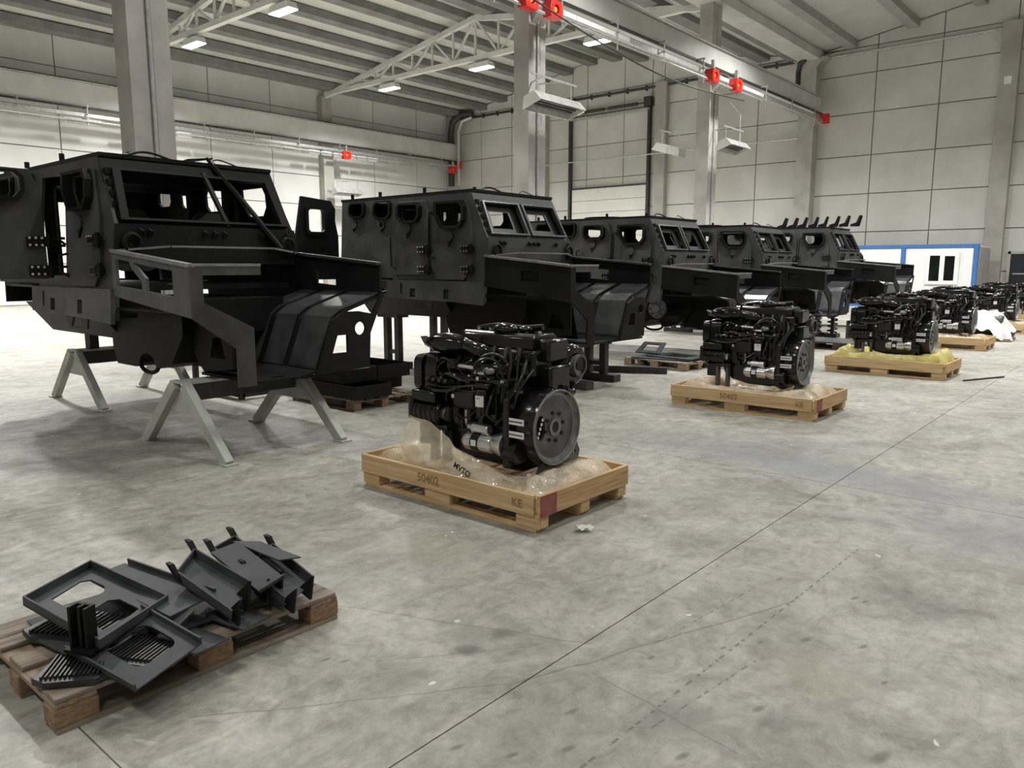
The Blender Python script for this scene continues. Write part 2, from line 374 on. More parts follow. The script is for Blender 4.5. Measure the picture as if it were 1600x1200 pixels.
# walls: dark joint backing, cladding panels proud of it
def panel_wall(name, mat, along, zs, put, backing):
    w = struct(backing.obj(name, 'joint'))
    g = .022; cache = {}
    for i in range(len(along)-1):
        for j in range(len(zs)-1):
            k = (round(along[i+1]-along[i], 3), round(zs[j+1]-zs[j], 3))
            o = None
            a, b_, z0, z1 = along[i]+g, along[i+1]-g, zs[j]+g, zs[j+1]-g
            put(B(), a, b_, z0, z1).obj('panel', mat, w)
    return w
thirds = []
for k in range(-2, 4):
    y = 6.17+.2+10.05*k; thirds += [y, y+3.35, y+6.7]
lw = [YF] + [y for y in thirds if YF < y < YB-1] + [YB]
wl = panel_wall('wall_left', 'panel_l', lw, [0, 1.7, 3.3, 4.9, 6.45, 8.05, 9.75, 11.0], lambda b, a, c, z0, z1: b.box(XL-.06, XL, a, c, z0, z1), B().box(XL-.4, XL-.05, YF, YB+.4, 0, 11.2))
bw = [XL, -33.6, -31.1, -28.6, -26.6, -25.6, -23.2, -21.5, -20.8, -18.3, -15.75, -13.25, -10.55, -8.05, -5.5, -2.9, -.4, 2.1, 4.6, 7.2, XR]
wb = panel_wall('wall_back', 'panel', bw, [0, 1.4, 3.1, 4.75, 6.4, 8.2, 9.85, 10.95], lambda b, a, c, z0, z1: b.box(a, c, YB-.0, YB+.06, z0, z1), B().box(XL-.4, XR+.4, YB+.05, YB+.4, 0, 10.97))
for i in range(len(bw)-1):   # gable panels under the roof slope
    a, c = bw[i]+.022, bw[i+1]-.022
    pts = [(a, 10.97), (c, 10.97), (c, ridge(c)-.05)]
    for rx in (-24.6, -13.25, -1.6):
        if a < rx < c: pts.append((rx, ridge(rx)-.05))
    pts.append((a, ridge(a)-.05))
    B().plate(pts, [], lambda u, v, k: (u, YB+.06*k, v)).obj('panel', 'panel', wb)
struct(B().box(XR, XR+.4, YF-.4, YB+.4, 0, 11.2).obj('wall_right', 'panel'))
wf = B().box(XL-.4, XR+.4, YF-.4, YF, 0, 10.97)
wf.plate([(XL, 10.97), (XR, 10.97), (XR, ridge(XR)), (-1.6, ridge(-1.6)), (-13.25, 10.97), (-24.6, ridge(-24.6)), (XL, ridge(XL))], [], lambda u, v, k: (u, YF-.3*k, v))
struct(wf.obj('wall_front', 'panel'))
# roof: sheets in four slopes, each carrying its purlins
ceiling = B()
for x0, x1 in ((XL-.4, -24.6), (-24.6, -13.25), (-13.25, -1.6), (-1.6, XR+.4)):
    z0, z1 = ridge(x0 if x0 > XL else XL), ridge(x1 if x1 < XR else XR)
    if x1 == -13.25: z1 = 10.95
    ceiling.add([(x0, YF, z0), (x1, YF, z1), (x1, YB+.2, z1), (x0, YB+.2, z0), (x0, YF, z0+.15), (x1, YF, z1+.15), (x1, YB+.2, z1+.15), (x0, YB+.2, z0+.15)],
                [(0,1,2,3),(4,7,6,5),(0,4,5,1),(1,5,6,2),(2,6,7,3),(3,7,4,0)])
ceiling = struct(ceiling.obj('ceiling', 'roof_sheet'))
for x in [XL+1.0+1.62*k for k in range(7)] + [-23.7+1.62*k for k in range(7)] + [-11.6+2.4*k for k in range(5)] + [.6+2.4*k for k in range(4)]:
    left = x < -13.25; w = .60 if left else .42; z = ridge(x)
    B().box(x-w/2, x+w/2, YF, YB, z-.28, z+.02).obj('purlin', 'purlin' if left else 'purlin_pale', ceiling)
# valley gutter beam and its pale soffit along the column line
B().box(-13.7, -12.8, YF, YB, 10.62, 10.98).obj('gutter_beam', 'beam', ceiling)
# pilasters on the walls
for k, (x0, x1) in enumerate(((-29.0, -28.25), (-21.15, -20.5), (-5.95, -5.3))):
    struct(B().box(x0, x1, YB-.35, YB, 0, 10.9).obj('trim_%d' % (k+1), 'pil', bevel=.02))
for k, y in enumerate([6.17, 16.22, 26.27]):
    struct(B().box(XL, XL+.45, y-.3, y+.35, 0, 10.6).obj('trim_%d' % (k+4), 'pil', bevel=.02))
struct(B().box(XL, XL+.5, YB-.7, YB, 0, 10.9).obj('trim_7', 'pil'))
# columns of the middle row
cdesc = {-3.88: 'concrete column standing closest to the front wall', 6.17: 'concrete column rising behind the nearest dark hull', 16.22: 'concrete column with a grey heater behind the second hull', 26.27: 'concrete column with two heaters behind the third hull'}
for y in COLY:
    if y < 0: continue
    c = thing('concrete_column', cdesc[round(y, 2)], 'column', (CX, y, 0), 0, 'concrete columns of the middle row')
    B().plate([(-.25,-.34),(.25,-.34),(.25,-.06),(.22,-.03),(.22,.03),(.25,.06),(.25,.34),(-.25,.34)], [], lambda a, b, k: (a, b, 10.7*k)).obj('shaft', 'concrete', c)
    B().cyl((.275, .0, 0), (.275, .0, 8.1), .03, n=10).obj('downpipe', 'galv', c)
    B().plate([(.25, 7.7), (.62, 8.05), (.62, 8.29), (.25, 8.29)], [], lambda a, b, k: (a, -.25+.5*k, b)).obj('corbel', 'concrete', c)
    B().cyl((-.30, .2, 9.0), (-.30, .2, 10.6), .09, n=10).obj('overflow_pipe', 'dark_metal', c)
c = thing('concrete_column', 'concrete column against the back wall carrying the runway beam end', 'column', (CX, YB-.25, 0), 0, 'concrete columns of the middle row')
B().box(-.35, .35, -.34, .25, 0, 10.3).obj('shaft', 'concrete', c)
B().plate([(-.35, 10.3), (.35, 10.3), (.75, 10.7), (-.75, 10.7)], [], lambda a, b, k: (a, -.34+.55*k, b)).obj('capital', 'concrete', c)
B().tube([(-.45, -.36, 8.6), (-.45, -.36, 10.2), (-.35, -.5, 10.5), (-.1, -.6, 10.62)], .11, 10).obj('downpipe', 'dark_metal', c)
# roof trusses of the left bay
def truss(y, label):
    t = thing('roof_truss', label, 'truss', (0, y, 0), 0, 'roof trusses of the far bay')
    x0, x1, zb = XL+.4, -13.55, 10.62
    B().box(x0, x1, -.11, .11, zb, zb+.20).obj('bottom_chord', 'truss', t)
    top = lambda x: ridge(x)-.40
    tc = B(); 
    for a, b in ((x0, -24.6), (-24.6, x1)): tc.bar((a, 0, top(a)), (b, 0, top(b)), .2, .22)
    tc.obj('top_chord', 'truss', t)
    n = 16
    for i in range(n):
        a = x0+(x1-x0)*i/n; b = x0+(x1-x0)*(i+1)/n; lo, hi = (a, b) if i % 2 else (b, a)
        if top(b)-zb < .25 and top(a)-zb < .25: continue
        B().bar((lo, 0, zb+.12), (hi, 0, top(hi)), .09, .09).obj('diagonal', 'truss', t)
        if 0 < i: B().bar((a, 0, zb+.12), (a, 0, top(a)), .08, .08, (1, 0, 0)).obj('post', 'truss', t)
truss(16.22, 'white lattice roof truss above the nearest dark hull')
truss(26.27, 'white lattice roof truss above the second dark hull')
B().box(-13.0, XR, YB-.5, YB-.2, 10.55, 10.62)
t = thing('wall_pipe', 'dark horizontal pipe on hangers along the top of the back wall', 'pipe', (0, YB-.12, 10.75))
B().cyl((XL+.8, 0, 0), (-13.9, 0, 0), .06, n=10).obj('pipe_run', 'dark_metal', t); B().cyl((-12.4, 0, -.05), (XR-.3, 0, -.05), .05, n=10).obj('pipe_run', 'galv', t)
for k in range(18): B().box(-34.5+1.15*k, -34.44+1.15*k, -.05, .11, -.12, .12).obj('hanger', 'dark_metal', t)
t = thing('wall_pipe', 'dark corner pipe elbow where side wall meets the back wall', 'pipe', (XL+.65, YB-.9, 0))
B().tube([(0, 0, 6.6), (0, 0, 9.8), (.15, 0, 10.5), (.7, .2, 10.9), (1.4, .5, 10.95)], .20, 12).obj('pipe_run', 'dark_metal', t, smooth=True)
B().tube([(.55, .1, 6.6), (.55, .1, 9.9), (.75, .2, 10.5), (1.3, .5, 10.72)], .11, 10).obj('pipe_run', 'galv', t, smooth=True)
t = thing('wall_pipe', 'thin pale pipe running across the middle of the back wall', 'pipe', (0, YB-.45, 7.35))
B().cyl((-30, 0, 0), (-13.6, 0, 0), .035, n=8).obj('pipe_run', 'galv', t)
# overhead sectional door in the back wall
d = struct(B().box(-26.5, -21.6, YB-.22, YB-.16, 5.86, 5.94).obj('door_1', 'dark_metal'))
for k in range(9):
    B().box(-26.45, -21.65, YB-.19, YB-.13, .02+.65*k, .65*(k+1)).obj('door_section', 'doorwhite', d)
for x in (-26.58, -21.52):
    B().box(x-.07, x+.07, YB-.30, YB-.10, 0, 10.2).obj('track', 'dark_metal', d)
B().box(-26.6, -21.5, YB-.32, YB-.1, 9.62, 9.72).obj('lintel_rail', 'galv', d)
B().cyl((-26.5, YB-.3, 9.98), (-21.6, YB-.3, 9.98), .04, n=8).obj('spring_shaft', 'dark_metal', d)
for x in (-26.1, -24.0): B().cyl((x, YB-.3, 9.98), (x+1.8, YB-.3, 9.98), .085, n=10).obj('spring', 'dark_metal', d)
B().box(-21.75, -21.35, YB-.45, YB-.1, 9.8, 10.25).obj('motor_box', 'dark_metal', d)
# plain dark side door
d = struct(B().box(-5.0, -3.2, YB-.12, YB-.02, 0, 2.08).obj('door_2', 'door_dark'))
B().box(-4.9, -3.2, YB-.14, YB-.12, 1.28, 1.33).obj('door_rail', 'galv', d)
B().box(-5.1, -5.0, YB-.16, YB, 0, 2.18).obj('door_jamb', 'pil', d); B().box(-5.1, -3.1, YB-.16, YB, 2.08, 2.18).obj('door_head', 'pil', d)
tag(B().box(-5.75, -5.5, YB-.37, YB-.352, 8.55, 8.85).obj('wall_sign', 'label'), 'small white square plate high on the pilaster', 'sign')

# ------------------------------------------------------------------ high-bay lamps
def lamp(x, y, w, label, group):
    t = thing('ceiling_lamp', label, 'lamp', (x, y, 10.36), 0, group)
    B().plate([(-.6, -.1), (.6, -.1), (.5, .12), (-.5, .12)], [], lambda a, b, k: (a, -.2+.4*k, b)).obj('housing', 'white_metal', t)
    B().box(-.58, .58, -.19, .19, -.13, -.1).obj('diffuser', 'lamp', t)
    for s in (-.4, .4): B().box(s-.02, s+.02, -.02, .02, .12, .3).obj('bracket', 'white_metal', t)
    ld = bpy.data.lights.new('high_bay', 'AREA'); ld.shape = 'RECTANGLE'; ld.size = 1.1; ld.size_y = .36; ld.energy = w; ld.color = (1, .995, .98); ld.spread = LAMP_SPREAD
    lo = bpy.data.objects.new('high_bay', ld); COL.objects.link(lo); lo.parent = t; lo.location = (0, 0, -.15)
for y in (6.17, 16.22, 26.27):
    for x in (-30.4, -24.2, -18.0):
        near = {6.17: 'first', 16.22: 'nearer visible', 26.27: 'farther visible'}[y]
        pos = {-30.4: 'beside the outer wall', -24.2: 'at mid span', -18.0: 'beside the columns'}[x]
        lamp(x, y, LEFT_W, 'glowing white lamp under the %s truss %s' % (near, pos), 'lamps of the far bay')
for y in (-3.88, 6.17, 16.22, 26.27):
    for x in (-9.5, -3.2, 3.1):
        lamp(x, y, RIGHT_W[y], 'glowing white lamp in the near bay, %s row, %s' % ({-3.88: 'first', 6.17: 'second', 16.22: 'third', 26.27: 'fourth'}[y], {-9.5: 'closest to the columns', -3.2: 'under the ridge', 3.1: 'farthest from the columns'}[x]), 'lamps of the near bay')

# ------------------------------------------------------------------ crane runways
def runway(name, label, x, side, z0, z1, y1):
    """beam with rail and walkway edge; the conductor line hangs below on brackets"""
    t = thing(name, label, 'crane beam', (x, 0, 0), 0, 'crane runway beams')
    B().box(-.19, .19, YF+.3, y1, z0, z1).obj('beam', 'beam', t, bevel=.02)
    B().box(-.26, .26, YF+.3, y1, z1, z1+.05).obj('top_flange', 'galv', t)
    B().box(-.04, .04, YF+.3, y1, z1+.05, z1+.14).obj('crane_rail', 'dark_metal', t)
    s = side
    B().box(s*.26-.03, s*.26+.03, YF+.3, y1, z0-.10, z0-.02).obj('cable_channel', 'dark_metal', t)
    B().box(s*.34-.06, s*.34+.06, YF+.3, y1, z0-.44, z0-.30).obj('conductor_bar', 'galv', t)
    B().box(s*.30-.10, s*.30+.10, YF+.3, y1, z0-.30, z0-.285).obj('dust_cover', 'dark_metal', t)
    B().cyl((s*.52, YF+.3, z0-.62), (s*.52, y1, z0-.62), .035, n=8).obj('conduit', 'galv', t)
    y = 1.0
    while y < y1-.5:
        br = B(); br.bar((s*.19, y, z0-.04), (s*.56, y, z0-.04), .05, .05); br.bar((s*.5, y, z0-.04), (s*.5, y, z0-.8), .03, .03); br.bar((s*.2, y, z0-.34), (s*.55, y, z0-.34), .03, .03)
        br.obj('bracket', 'galv', t); y += 2.55
    for yy in (y1-.25, ): B().box(.2, .62, yy, yy+.2, z0-.5, z0-.1).obj('end_stop', 'red', t)
    return t
rt = runway('crane_runway', 'pale overhead crane runway beam carried by the middle columns', -12.78, 1, 8.29, 8.92, YB-.65)
for a, b in ((16.4, 19.6), (26.9, 29.0), (25.0, 26.0)):
    y = a
    while y < b: B().box(.40, .425, y, min(b, y+.62), 7.86, 7.98).obj('pale_strip', 'label', rt); y += .66
lt = runway('crane_runway', 'pale crane runway beam along the outer wall', -35.3, 1, 8.15, 9.1, YB-.6)
y = 8.2
while y < 34.5:
    if (int(y*1.3) % 3) or 24 < y < 29: B().box(.40, .43, y, y+.66, 7.42, 7.62).obj('pale_strip', 'cwhite' if 15 < y < 18 or 23.5 < y < 29 else 'galv', lt)  # pale segments stand in for a translucent skylight strip
    y += .78
def beacon(x, y, z, label):
    t = thing('warning_beacon', label, 'beacon', (x, y, z), 0, 'red beacons under the crane beams')
    B().plate([(-.22,-.2),(.22,-.2),(.26,.0),(.2,.2),(-.2,.2),(-.26,0)], [circ(0, 0, .11, 14)], lambda a, b, k: (.13-.26*k, a, b)).obj('housing', 'red', t, bevel=.02)
    B().lathe([(.001, .06), (.06, .05), (.1, -.02)], (.04, 0, 0), (1, 0, 0), 14).obj('lens', 'red_lens', t, smooth=True)
    B().box(-.05, .05, -.05, .05, .2, .5).obj('bracket', 'galv', t)
for y, l in ((14.9, 'red beacon under the crane beam, closest to the top edge'), (15.85, 'red beacon beside the column with one heater'), (24.5, 'red beacon above the two heaters, nearer one'), (26.3, 'red beacon above the two heaters, farther one')):
    beacon(-12.22, y, 7.80, l)
beacon(-34.8, 26.9, 7.55, 'small red beacon on the outer wall runway'); beacon(-34.62, 34.9, 7.5, 'red beacon at the far corner of the hall')
# electric radiant heaters on the columns
def heater(x, y, z, rz, tilt, label, L=1.9, by=.68):
    t = thing('radiant_heater', label, 'heater', (x, y, z), rz, 'grey radiant heaters on the columns')
    R = Matrix.Rotation(tilt, 4, 'X')
    def part(b, n, m): b.xf(R); b.obj(n, m, t)
    b = B(); h = L/2
    b.plate([(-.30, -.12), (.30, -.12), (.17, .16), (-.17, .16)], [], lambda a, c, k: (-h+.03*k, a, c)); part(b, 'end_cap', 'white_metal')
    b = B(); b.plate([(-.30, -.12), (.30, -.12), (.17, .16), (-.17, .16)], [], lambda a, c, k: (h-.03*k, a, c)); part(b, 'end_cap', 'white_metal')
    b = B(); b.plate([(-.30, -.12), (-.17, .16), (.17, .16), (.30, -.12), (.28, -.12), (.15, .14), (-.15, .14), (-.28, -.12)], [], lambda a, c, k: (-h+.02+(L-.04)*k, a, c)); part(b, 'reflector_hood', 'galv')
    for yy in (-.12, .0, .12):
        b = B().cyl((-h+.05, yy, .0), (h-.05, yy, .0), .025, n=8); part(b, 'heating_tube', 'dark_metal')
    b = B().box(h, h+.22, -.1, .1, -.05, .14); part(b, 'burner_box', 'galv')
    for s in (-.75, .75): B().bar((h*s, 0, .16), (h*s, 0, .62), .02, .02).obj('hanger', 'galv', t)
    B().bar((-h*.95, 0, .62), (h*1.0, 0, .62), .04, .04).obj('support_arm', 'galv', t)
    B().bar((-h*.5, 0, .62), (-.1, by, .62), .03, .03).obj('brace', 'galv', t); B().bar((h*.3, 0, .62), (.1, by, .62), .03, .03).obj('brace', 'galv', t)
heater(-12.35, 16.1, 5.62, PI/2, math.radians(-18), 'grey radiant heater on the column behind the second hull')
heater(-12.25, 26.3, 5.75, PI/2, math.radians(-18), 'grey radiant heater facing the engines on the third column', 1.6)
heater(-14.35, 25.6, 5.75, PI/2, math.radians(18), 'grey radiant heater turned to the far bay on the third column', 1.5, -.88)
heater(-34.9, 27.0, 5.6, PI/2, math.radians(-10), 'pale radiant heater on the outer wall', 1.8, .68)
t = thing('column_conduit', 'bent galvanised conduit hanging by the third column', 'conduit', (-12.7, 26.9, 0))
B().tube([(0, 0, 7.4), (0, .9, 7.1), (0, .9, 5.8)], .02, 6).obj('conduit_run', 'galv', t)
for x, y, zc in ((-12.3, 20.0, 6.9),):
    t = thing('crane_pendant_cable', 'thin black cable slung under the crane beam', 'cable', (0, 0, 0))
    B().tube([(-11.9, 10.5, 8.55), (-11.9, 13.5, 7.9), (-11.95, 18, 7.3), (-12.0, 22, 7.1), (-12.0, 26.5, 7.3)], .022, 6, sub=6).obj('cable_run', 'dark_metal', t)

# ------------------------------------------------------------------ site office container
t = thing('office_container', 'white site office container with blue frame by the back wall', 'container', (0, 33.0, 0))
x0, x1, zt = -12.6, -5.58, 2.42
B().box(x0, x1, .06, 2.4, .1, zt-.05).obj('body', 'cwhite', t)
B().box(x1-.01, x1+.02, .12, 2.3, .12, zt-.12).obj('end_panel', 'cgrey', t)
B().box(x0, x1+.03, 0, .12, zt-.13, zt).obj('top_rail', 'blue', t); B().box(x0, x1+.03, 0, .12, 0, .14).obj('bottom_rail', 'blue', t)
for x in (x1-.14, -8.19, -10.15, -12.55): B().box(x, x+.14, -.01, .12, .1, zt-.08).obj('post', 'blue', t)
for a, b in ((-12.4, -10.17), (-10.0, -8.21), (-8.03, x1-.16)):
    B().box(a, b, .03, .06, .15, zt-.14).obj('wall_panel', 'cwhite', t)
w = B().plate(rrect(-7.30, -6.18, .92, 2.12, .01), [[(-7.17, 1.04), (-6.82, 1.04), (-6.82, 2.0), (-7.17, 2.0)], [(-6.66, 1.06), (-6.32, 1.06), (-6.32, 1.98), (-6.66, 1.98)]], lambda a, b, k: (a, -.03+.06*k, b)).obj('window_frame', 'cwhite', t)
for a, b in ((-7.18, -6.81), (-6.67, -6.31)): B().box(a, b, -.01, .02, 1.03, 2.01).obj('pane', 'glass', w)
# ------------------------------------------------------------------ armoured cab hulls
W = 1.9                                        # width of a hull; x runs back from the nose, y across, z up
near = lambda o=0, t=.03: (lambda u, z, k: (u, .06*(z-1.1)+o+t*k, z))
far = lambda o=0, t=.03: (lambda u, z, k: (u, W-.06*(z-1.1)-o-t*k, z))
def shrink(poly, f):
    cx = sum(p[0] for p in poly)/len(poly); cy = sum(p[1] for p in poly)/len(poly)
    return [(cx+(a-cx)*f, cy+(b-cy)*f) for a, b in poly]
D1 = [(-2.36, 2.47), (-1.72, 2.46), (-1.60, 2.05), (-1.60, 1.60), (-1.72, 1.42), (-2.25, 1.42), (-2.36, 1.6)]
D2 = [(-3.07, 2.51), (-2.52, 2.50), (-2.44, 2.30), (-2.44, 1.48), (-3.13, 1.48), (-3.13, 2.05)]
WIN1 = [(-2.24, 2.44), (-1.80, 2.44), (-1.75, 2.36), (-1.75, 2.22), (-1.82, 2.13), (-2.12, 2.13), (-2.24, 2.30)]
WIN2 = [(-2.99, 2.46), (-2.66, 2.46), (-2.61, 2.41), (-2.61, 2.29), (-2.67, 2.23), (-2.96, 2.23), (-3.02, 2.30), (-3.02, 2.42)]
PORT = lambda a, b, c, d: [(a+.04, d), (b-.03, d), (b, d-.04), (b, c+.05), (b-.05, c), (a+.05, c), (a, c+.05), (a, d-.05)]
P1, P2 = PORT(-4.19, -3.87, 2.34, 2.53), PORT(-3.61, -3.28, 2.30, 2.52)
def hood(poly, fn, depth, name, parent, mat='steel'):
    """protruding collar around a window"""
    b = B(); b.plate(shrink(poly, 1.16), [shrink(poly, .97)], lambda u, z, k: tuple(Vector(fn(u, z, 0)) + Vector((0, -depth + (depth+.02)*k, 0))))
    return b.obj(name, mat, parent)
def door(poly, win, hinge_u, angle, parent, gun, lbl=None):
    hy = .06*(1.9-1.1)-.035
    fn = lambda u, z, k: (u-hinge_u, .06*(z-1.9)+.0+.05*k, z)
    d = B().plate(poly, [win], fn).obj('door', 'steel_pale', parent, bevel=.006)
    d.location = (hinge_u, hy, 0); d.rotation_euler = (0, 0, angle)
    if lbl: d['label'] = lbl
    if angle > 1:
        d.location.y -= .15; d.location.x -= .02
        for z in (1.56, 1.83):
            for s in (-.035, .035): B().bar((.16, -.02, z+s), (-.03, -.02, z+s), .03, .025).obj('hinge_arm', 'steel', d)
    hood(win, fn, .07, 'window_frame', d)
    gx, gz, op = gun
    B().plate(circ(gx, gz, .065, 18), [circ(gx, gz, .04, 14)] if op else [], lambda u, z, k: (u-hinge_u, .06*(z-1.9)-.03+.04*k, z)).obj('gun_port', 'steel_pale', d)
    B().plate([(gx-.05, gz-.02), (gx+.05, gz-.04), (gx-.02, gz-.14)], [], lambda u, z, k: (u-hinge_u, .06*(z-1.9)-.02+.03*k, z)).obj('gun_port_flap', 'steel', d)
    for z in (1.56, 1.83):
        h = B(); h.box(-.16, -.02, -.05, .0, z-.05, z+.05); h.cyl((.02, -.03, z-.07), (.02, -.03, z+.07), .022, n=10); h.box(-.02, .05, -.045, 0, z-.035, z+.035)
        h = h.obj('hinge', 'steel', d, bevel=.006)
        for k in range(3):
            for s in (-.033, .033): B().cyl((-.14+.05*k, -.05, z+s), (-.14+.05*k, -.066, z+s), .012, n=8).obj('bolt', 'silver', h)
    u0 = min(p[0] for p in poly)-hinge_u
    return d, u0
def grab(pts, parent, r=.013): B().tube(pts, r, 8).obj('grab_rail', 'steel', parent, smooth=True)

def hull(label, X, Y, dz, open_front=0, open_rear=0, rear_gate=False, bare_fender=False, one_screen=False, shift=0):
    t = thing('armoured_cab_hull', label, 'vehicle hull', (X, Y, dz), 0, 'unfinished armoured hulls in a row')
    side = [(-4.42, 1.43), (-4.42, 2.60), (-1.70, 2.60), (-1.68, 2.52), (-1.36, 1.97), (-1.36, 1.12), (-1.75, 1.16), (-3.2, 1.20), (-3.2, 1.43)]
    o1, o2 = shrink(D1, .93), shrink(D2, .93)
    G1, G2 = (-4.10, 2.23), (-3.45, 2.20)
    B().plate(side, [o1, o2, P1, P2, circ(*G2, .045, 14)], near()).obj('side_panel', 'steel_pale', t)
    B().plate(side, [shrink(WIN1, .95), WIN2, P1, P2, circ(*G2, .045, 14)], far()).obj('side_panel', 'steel', t)
    hood(P1, near(), .05, 'window_frame', t); hood(P2, near(), .05, 'window_frame', t)
    for (gx, gz), op in ((G1, 0), (G2, 1)):
        B().plate(circ(gx, gz, .065, 18), [circ(gx, gz, .042, 14)] if op else [], near(-.03)).obj('gun_port', 'steel_pale', t)
        B().plate([(gx-.05, gz), (gx+.06, gz+.03), (gx-.01, gz-.11)], [], near(-.02, .02)).obj('gun_port_flap', 'steel', t)
    d1, u = door(D1, WIN1, -1.60, open_front, t, (-2.0, 2.00, 0))
    grab([(-.70, -.02, 2.3), (-.70, -.07, 2.33), (-.74, -.07, 2.31), (-.75, -.07, 1.85), (-.73, -.02, 1.80)], d1)
    grab([(-.70, -.02, 1.72), (-.74, -.08, 1.7), (-.75, -.08, 1.55), (-.71, -.02, 1.50)], d1)
    d2, u = door(D2, WIN2, -2.44, open_rear, t, (-2.84, 2.13, 0))
    grab([(-.66, -.02, 2.02), (-.72, -.06, 2.02), (-.70, -.06, 1.60), (-.64, -.02, 1.56)], d2)
    # roof with lifting studs, cable loops and hatch ring
    rf = B().plate([(-4.44, .085), (-1.66, .085), (-1.66, W-.085), (-4.44, W-.085)], [circ(-3.2, .95, .34, 24)], lambda a, b, k: (a, b, 2.575+.035*k)).obj('roof', 'steel', t)
    for a, b in ((-4.2, .12), (-3.55, .12), (-2.6, .12), (-2.0, .5), (-4.2, W-.12), (-2.6, W-.12)): B().cyl((a, b, 2.61), (a, b, 2.68), .025, n=10).obj('stud', 'steel', rf)
    B().lathe([(.34, 0), (.34, .06), (.40, .06), (.40, 0)], (-3.2, .95, 2.61), (0, 0, 1), 24).obj('hatch_ring', 'steel', rf)
    B().tube([(-1.75, .35, 2.61), (-1.8, .5, 2.66), (-1.78, .62, 2.66), (-1.74, .78, 2.61)], .012, 6, sub=4).obj('lifting_loop', 'steel', rf)
    B().tube([(-1.75, 1.15, 2.61), (-1.8, 1.3, 2.67), (-1.75, 1.5, 2.61)], .008, 6, sub=4).obj('loose_wire', 'rubber', rf)
    # inclined windscreen wall
    scr = lambda y, s, k: (-1.69+.32*s-.03*k, y, 2.60-.63*s)
    l, r = [(.20, .27), (.90, .27), (.90, .93), (.15, .93)], [(1.00, .27), (1.70, .27), (1.75, .93), (1.00, .93)]
    if one_screen: holes = [[(.20, .25), (1.70, .25), (1.74, .95), (.15, .95)]]
    else: holes = [l, r]
    B().plate([(.088, .0), (W-.088, .0), (W-.055, 1.0), (.055, 1.0)], holes, scr).obj('windscreen_wall', 'steel' if one_screen else 'steel_pale', t)
    fr = B()
    for h in holes:
        fr.plate(shrink(h, 1.06), [shrink(h, .97)], lambda y, s, k: tuple(Vector(scr(y, s, 0)) + Vector((.045, 0, .02))*(1-k)))
    fr.obj('windscreen_frame', 'steel' if one_screen else 'steel_sheen', t)
    if not one_screen:
        for h in (l, r):
            inner = shrink(h, .55)
            B().plate(shrink(h, .985), [inner], lambda y, s, k: tuple(Vector(scr(y, s, 1)) + Vector((-.02-.02*k, 0, -.01)))).obj('glazing_surround', 'rubber', t)
    for k in range(5):
        B().obox((-1.60+.05*k, .12, 2.44-.1*k), (.035, .05, .06)).obj('clamp', 'steel', t)
    if one_screen:
        B().bar((-1.60, 1.02, 2.5), (-1.35, 1.12, 1.98), .05, .03).obj('divider_bar', 'steel', t)
        B().bar((-1.72, 1.15, 2.66), (-1.22, 1.62, 1.78), .12, .03).obj('loose_bar', 'steel', t)
        B().plate([(-1.75, .95), (-1.68, 1.18), (-2.15, 1.05)], [], lambda a, b, k: (a, b, 2.62+.015*k+.12*(b-.9))).obj('roof_flap', 'steel', t)
    # cowl below the screen with tabs and lifting eyes
    cw = B().plate([(.05, 1.97), (W-.05, 1.97), (W-.0, 1.62), (.0, 1.62)], [], lambda y, z, k: (-1.36+.07*(1.97-z)+.03*k, y, z)).obj('cowl', 'steel' if one_screen else 'steel_pale', t)
    for y in (.25, .33, .85, .95, 1.05, 1.45, 1.75): B().obox((-1.30, y, 1.90), (.05, .025, .05), (0, .5, .4)).obj('tab', 'steel', cw)
    for y in (.16, W-.16):
        B().tube([(-1.28+.0*i, y+.07*math.cos(2*PI*i/14), 1.80+.08*math.sin(2*PI*i/14)) for i in range(14)], .022, 8, closed=True).obj('lifting_eye', 'steel', cw, smooth=True)
    # inside: floor, rear wall, roll pillars
    B().box(-4.4, -1.38, .06, W-.06, 1.38, 1.43).obj('cab_floor', 'steel', t)  # floor plate put in to keep the cab interior dark
    B().plate([(.06, 1.2), (W-.06, 1.2), (W-.09, 2.58), (.09, 2.58)], [[(.5, 1.45), (1.4, 1.45), (1.4, 2.35), (.5, 2.35)]], lambda y, z, k: (-4.42+.03*k, y, z)).obj('rear_wall', 'steel', t)
    for u in (-2.4, -3.2): B().plate([(.12, 1.42), (.12, 2.57), (W-.12, 2.57), (W-.12, 1.42), (W-.25, 1.42), (W-.25, 2.42), (.25, 2.42), (.25, 1.42)], [], lambda y, z, k: (u+.04*k, y, z)).obj('inner_frame', 'steel', t)
    for u, y in ((-2.15, 1.25), (-2.15, .35)):
        st = B(); st.plate(rrect(-.22, .22, 0, .62, .12), [], lambda a, b, k: (u-.25*b-.06*k, y+.22+a, 1.55+b)); st.obj('seat_shell', 'steel_pale', t)
    # sill box
    B().plate([(-3.28, 1.40), (-1.36, 1.40), (-1.36, 1.09), (-1.9, 1.12), (-3.28, 1.15)], [[(-2.78, 1.17), (-2.66, 1.17), (-2.66, 1.29), (-2.78, 1.29)], [(-2.10, 1.16), (-1.99, 1.16), (-1.99, 1.29), (-2.10, 1.29)], rrect(-2.98, -2.94, 1.2, 1.36, .015)], near(-.045, .04)).obj('sill_panel', 'steel_bare' if bare_fender else 'steel_pale', t)
    B().box(-3.28, -1.38, .03, .2, 1.14, 1.18).obj('sill_floor', 'steel', t)
    B().plate([(-3.28, 1.40), (-3.28, 1.15), (-3.75, 1.38)], [], near(.1, .04)).obj('sill_gusset', 'steel_pale', t)
    B().box(-3.95, -3.28, -.02, .3, 1.385, 1.41).obj('step_plate', 'steel_pale', t)
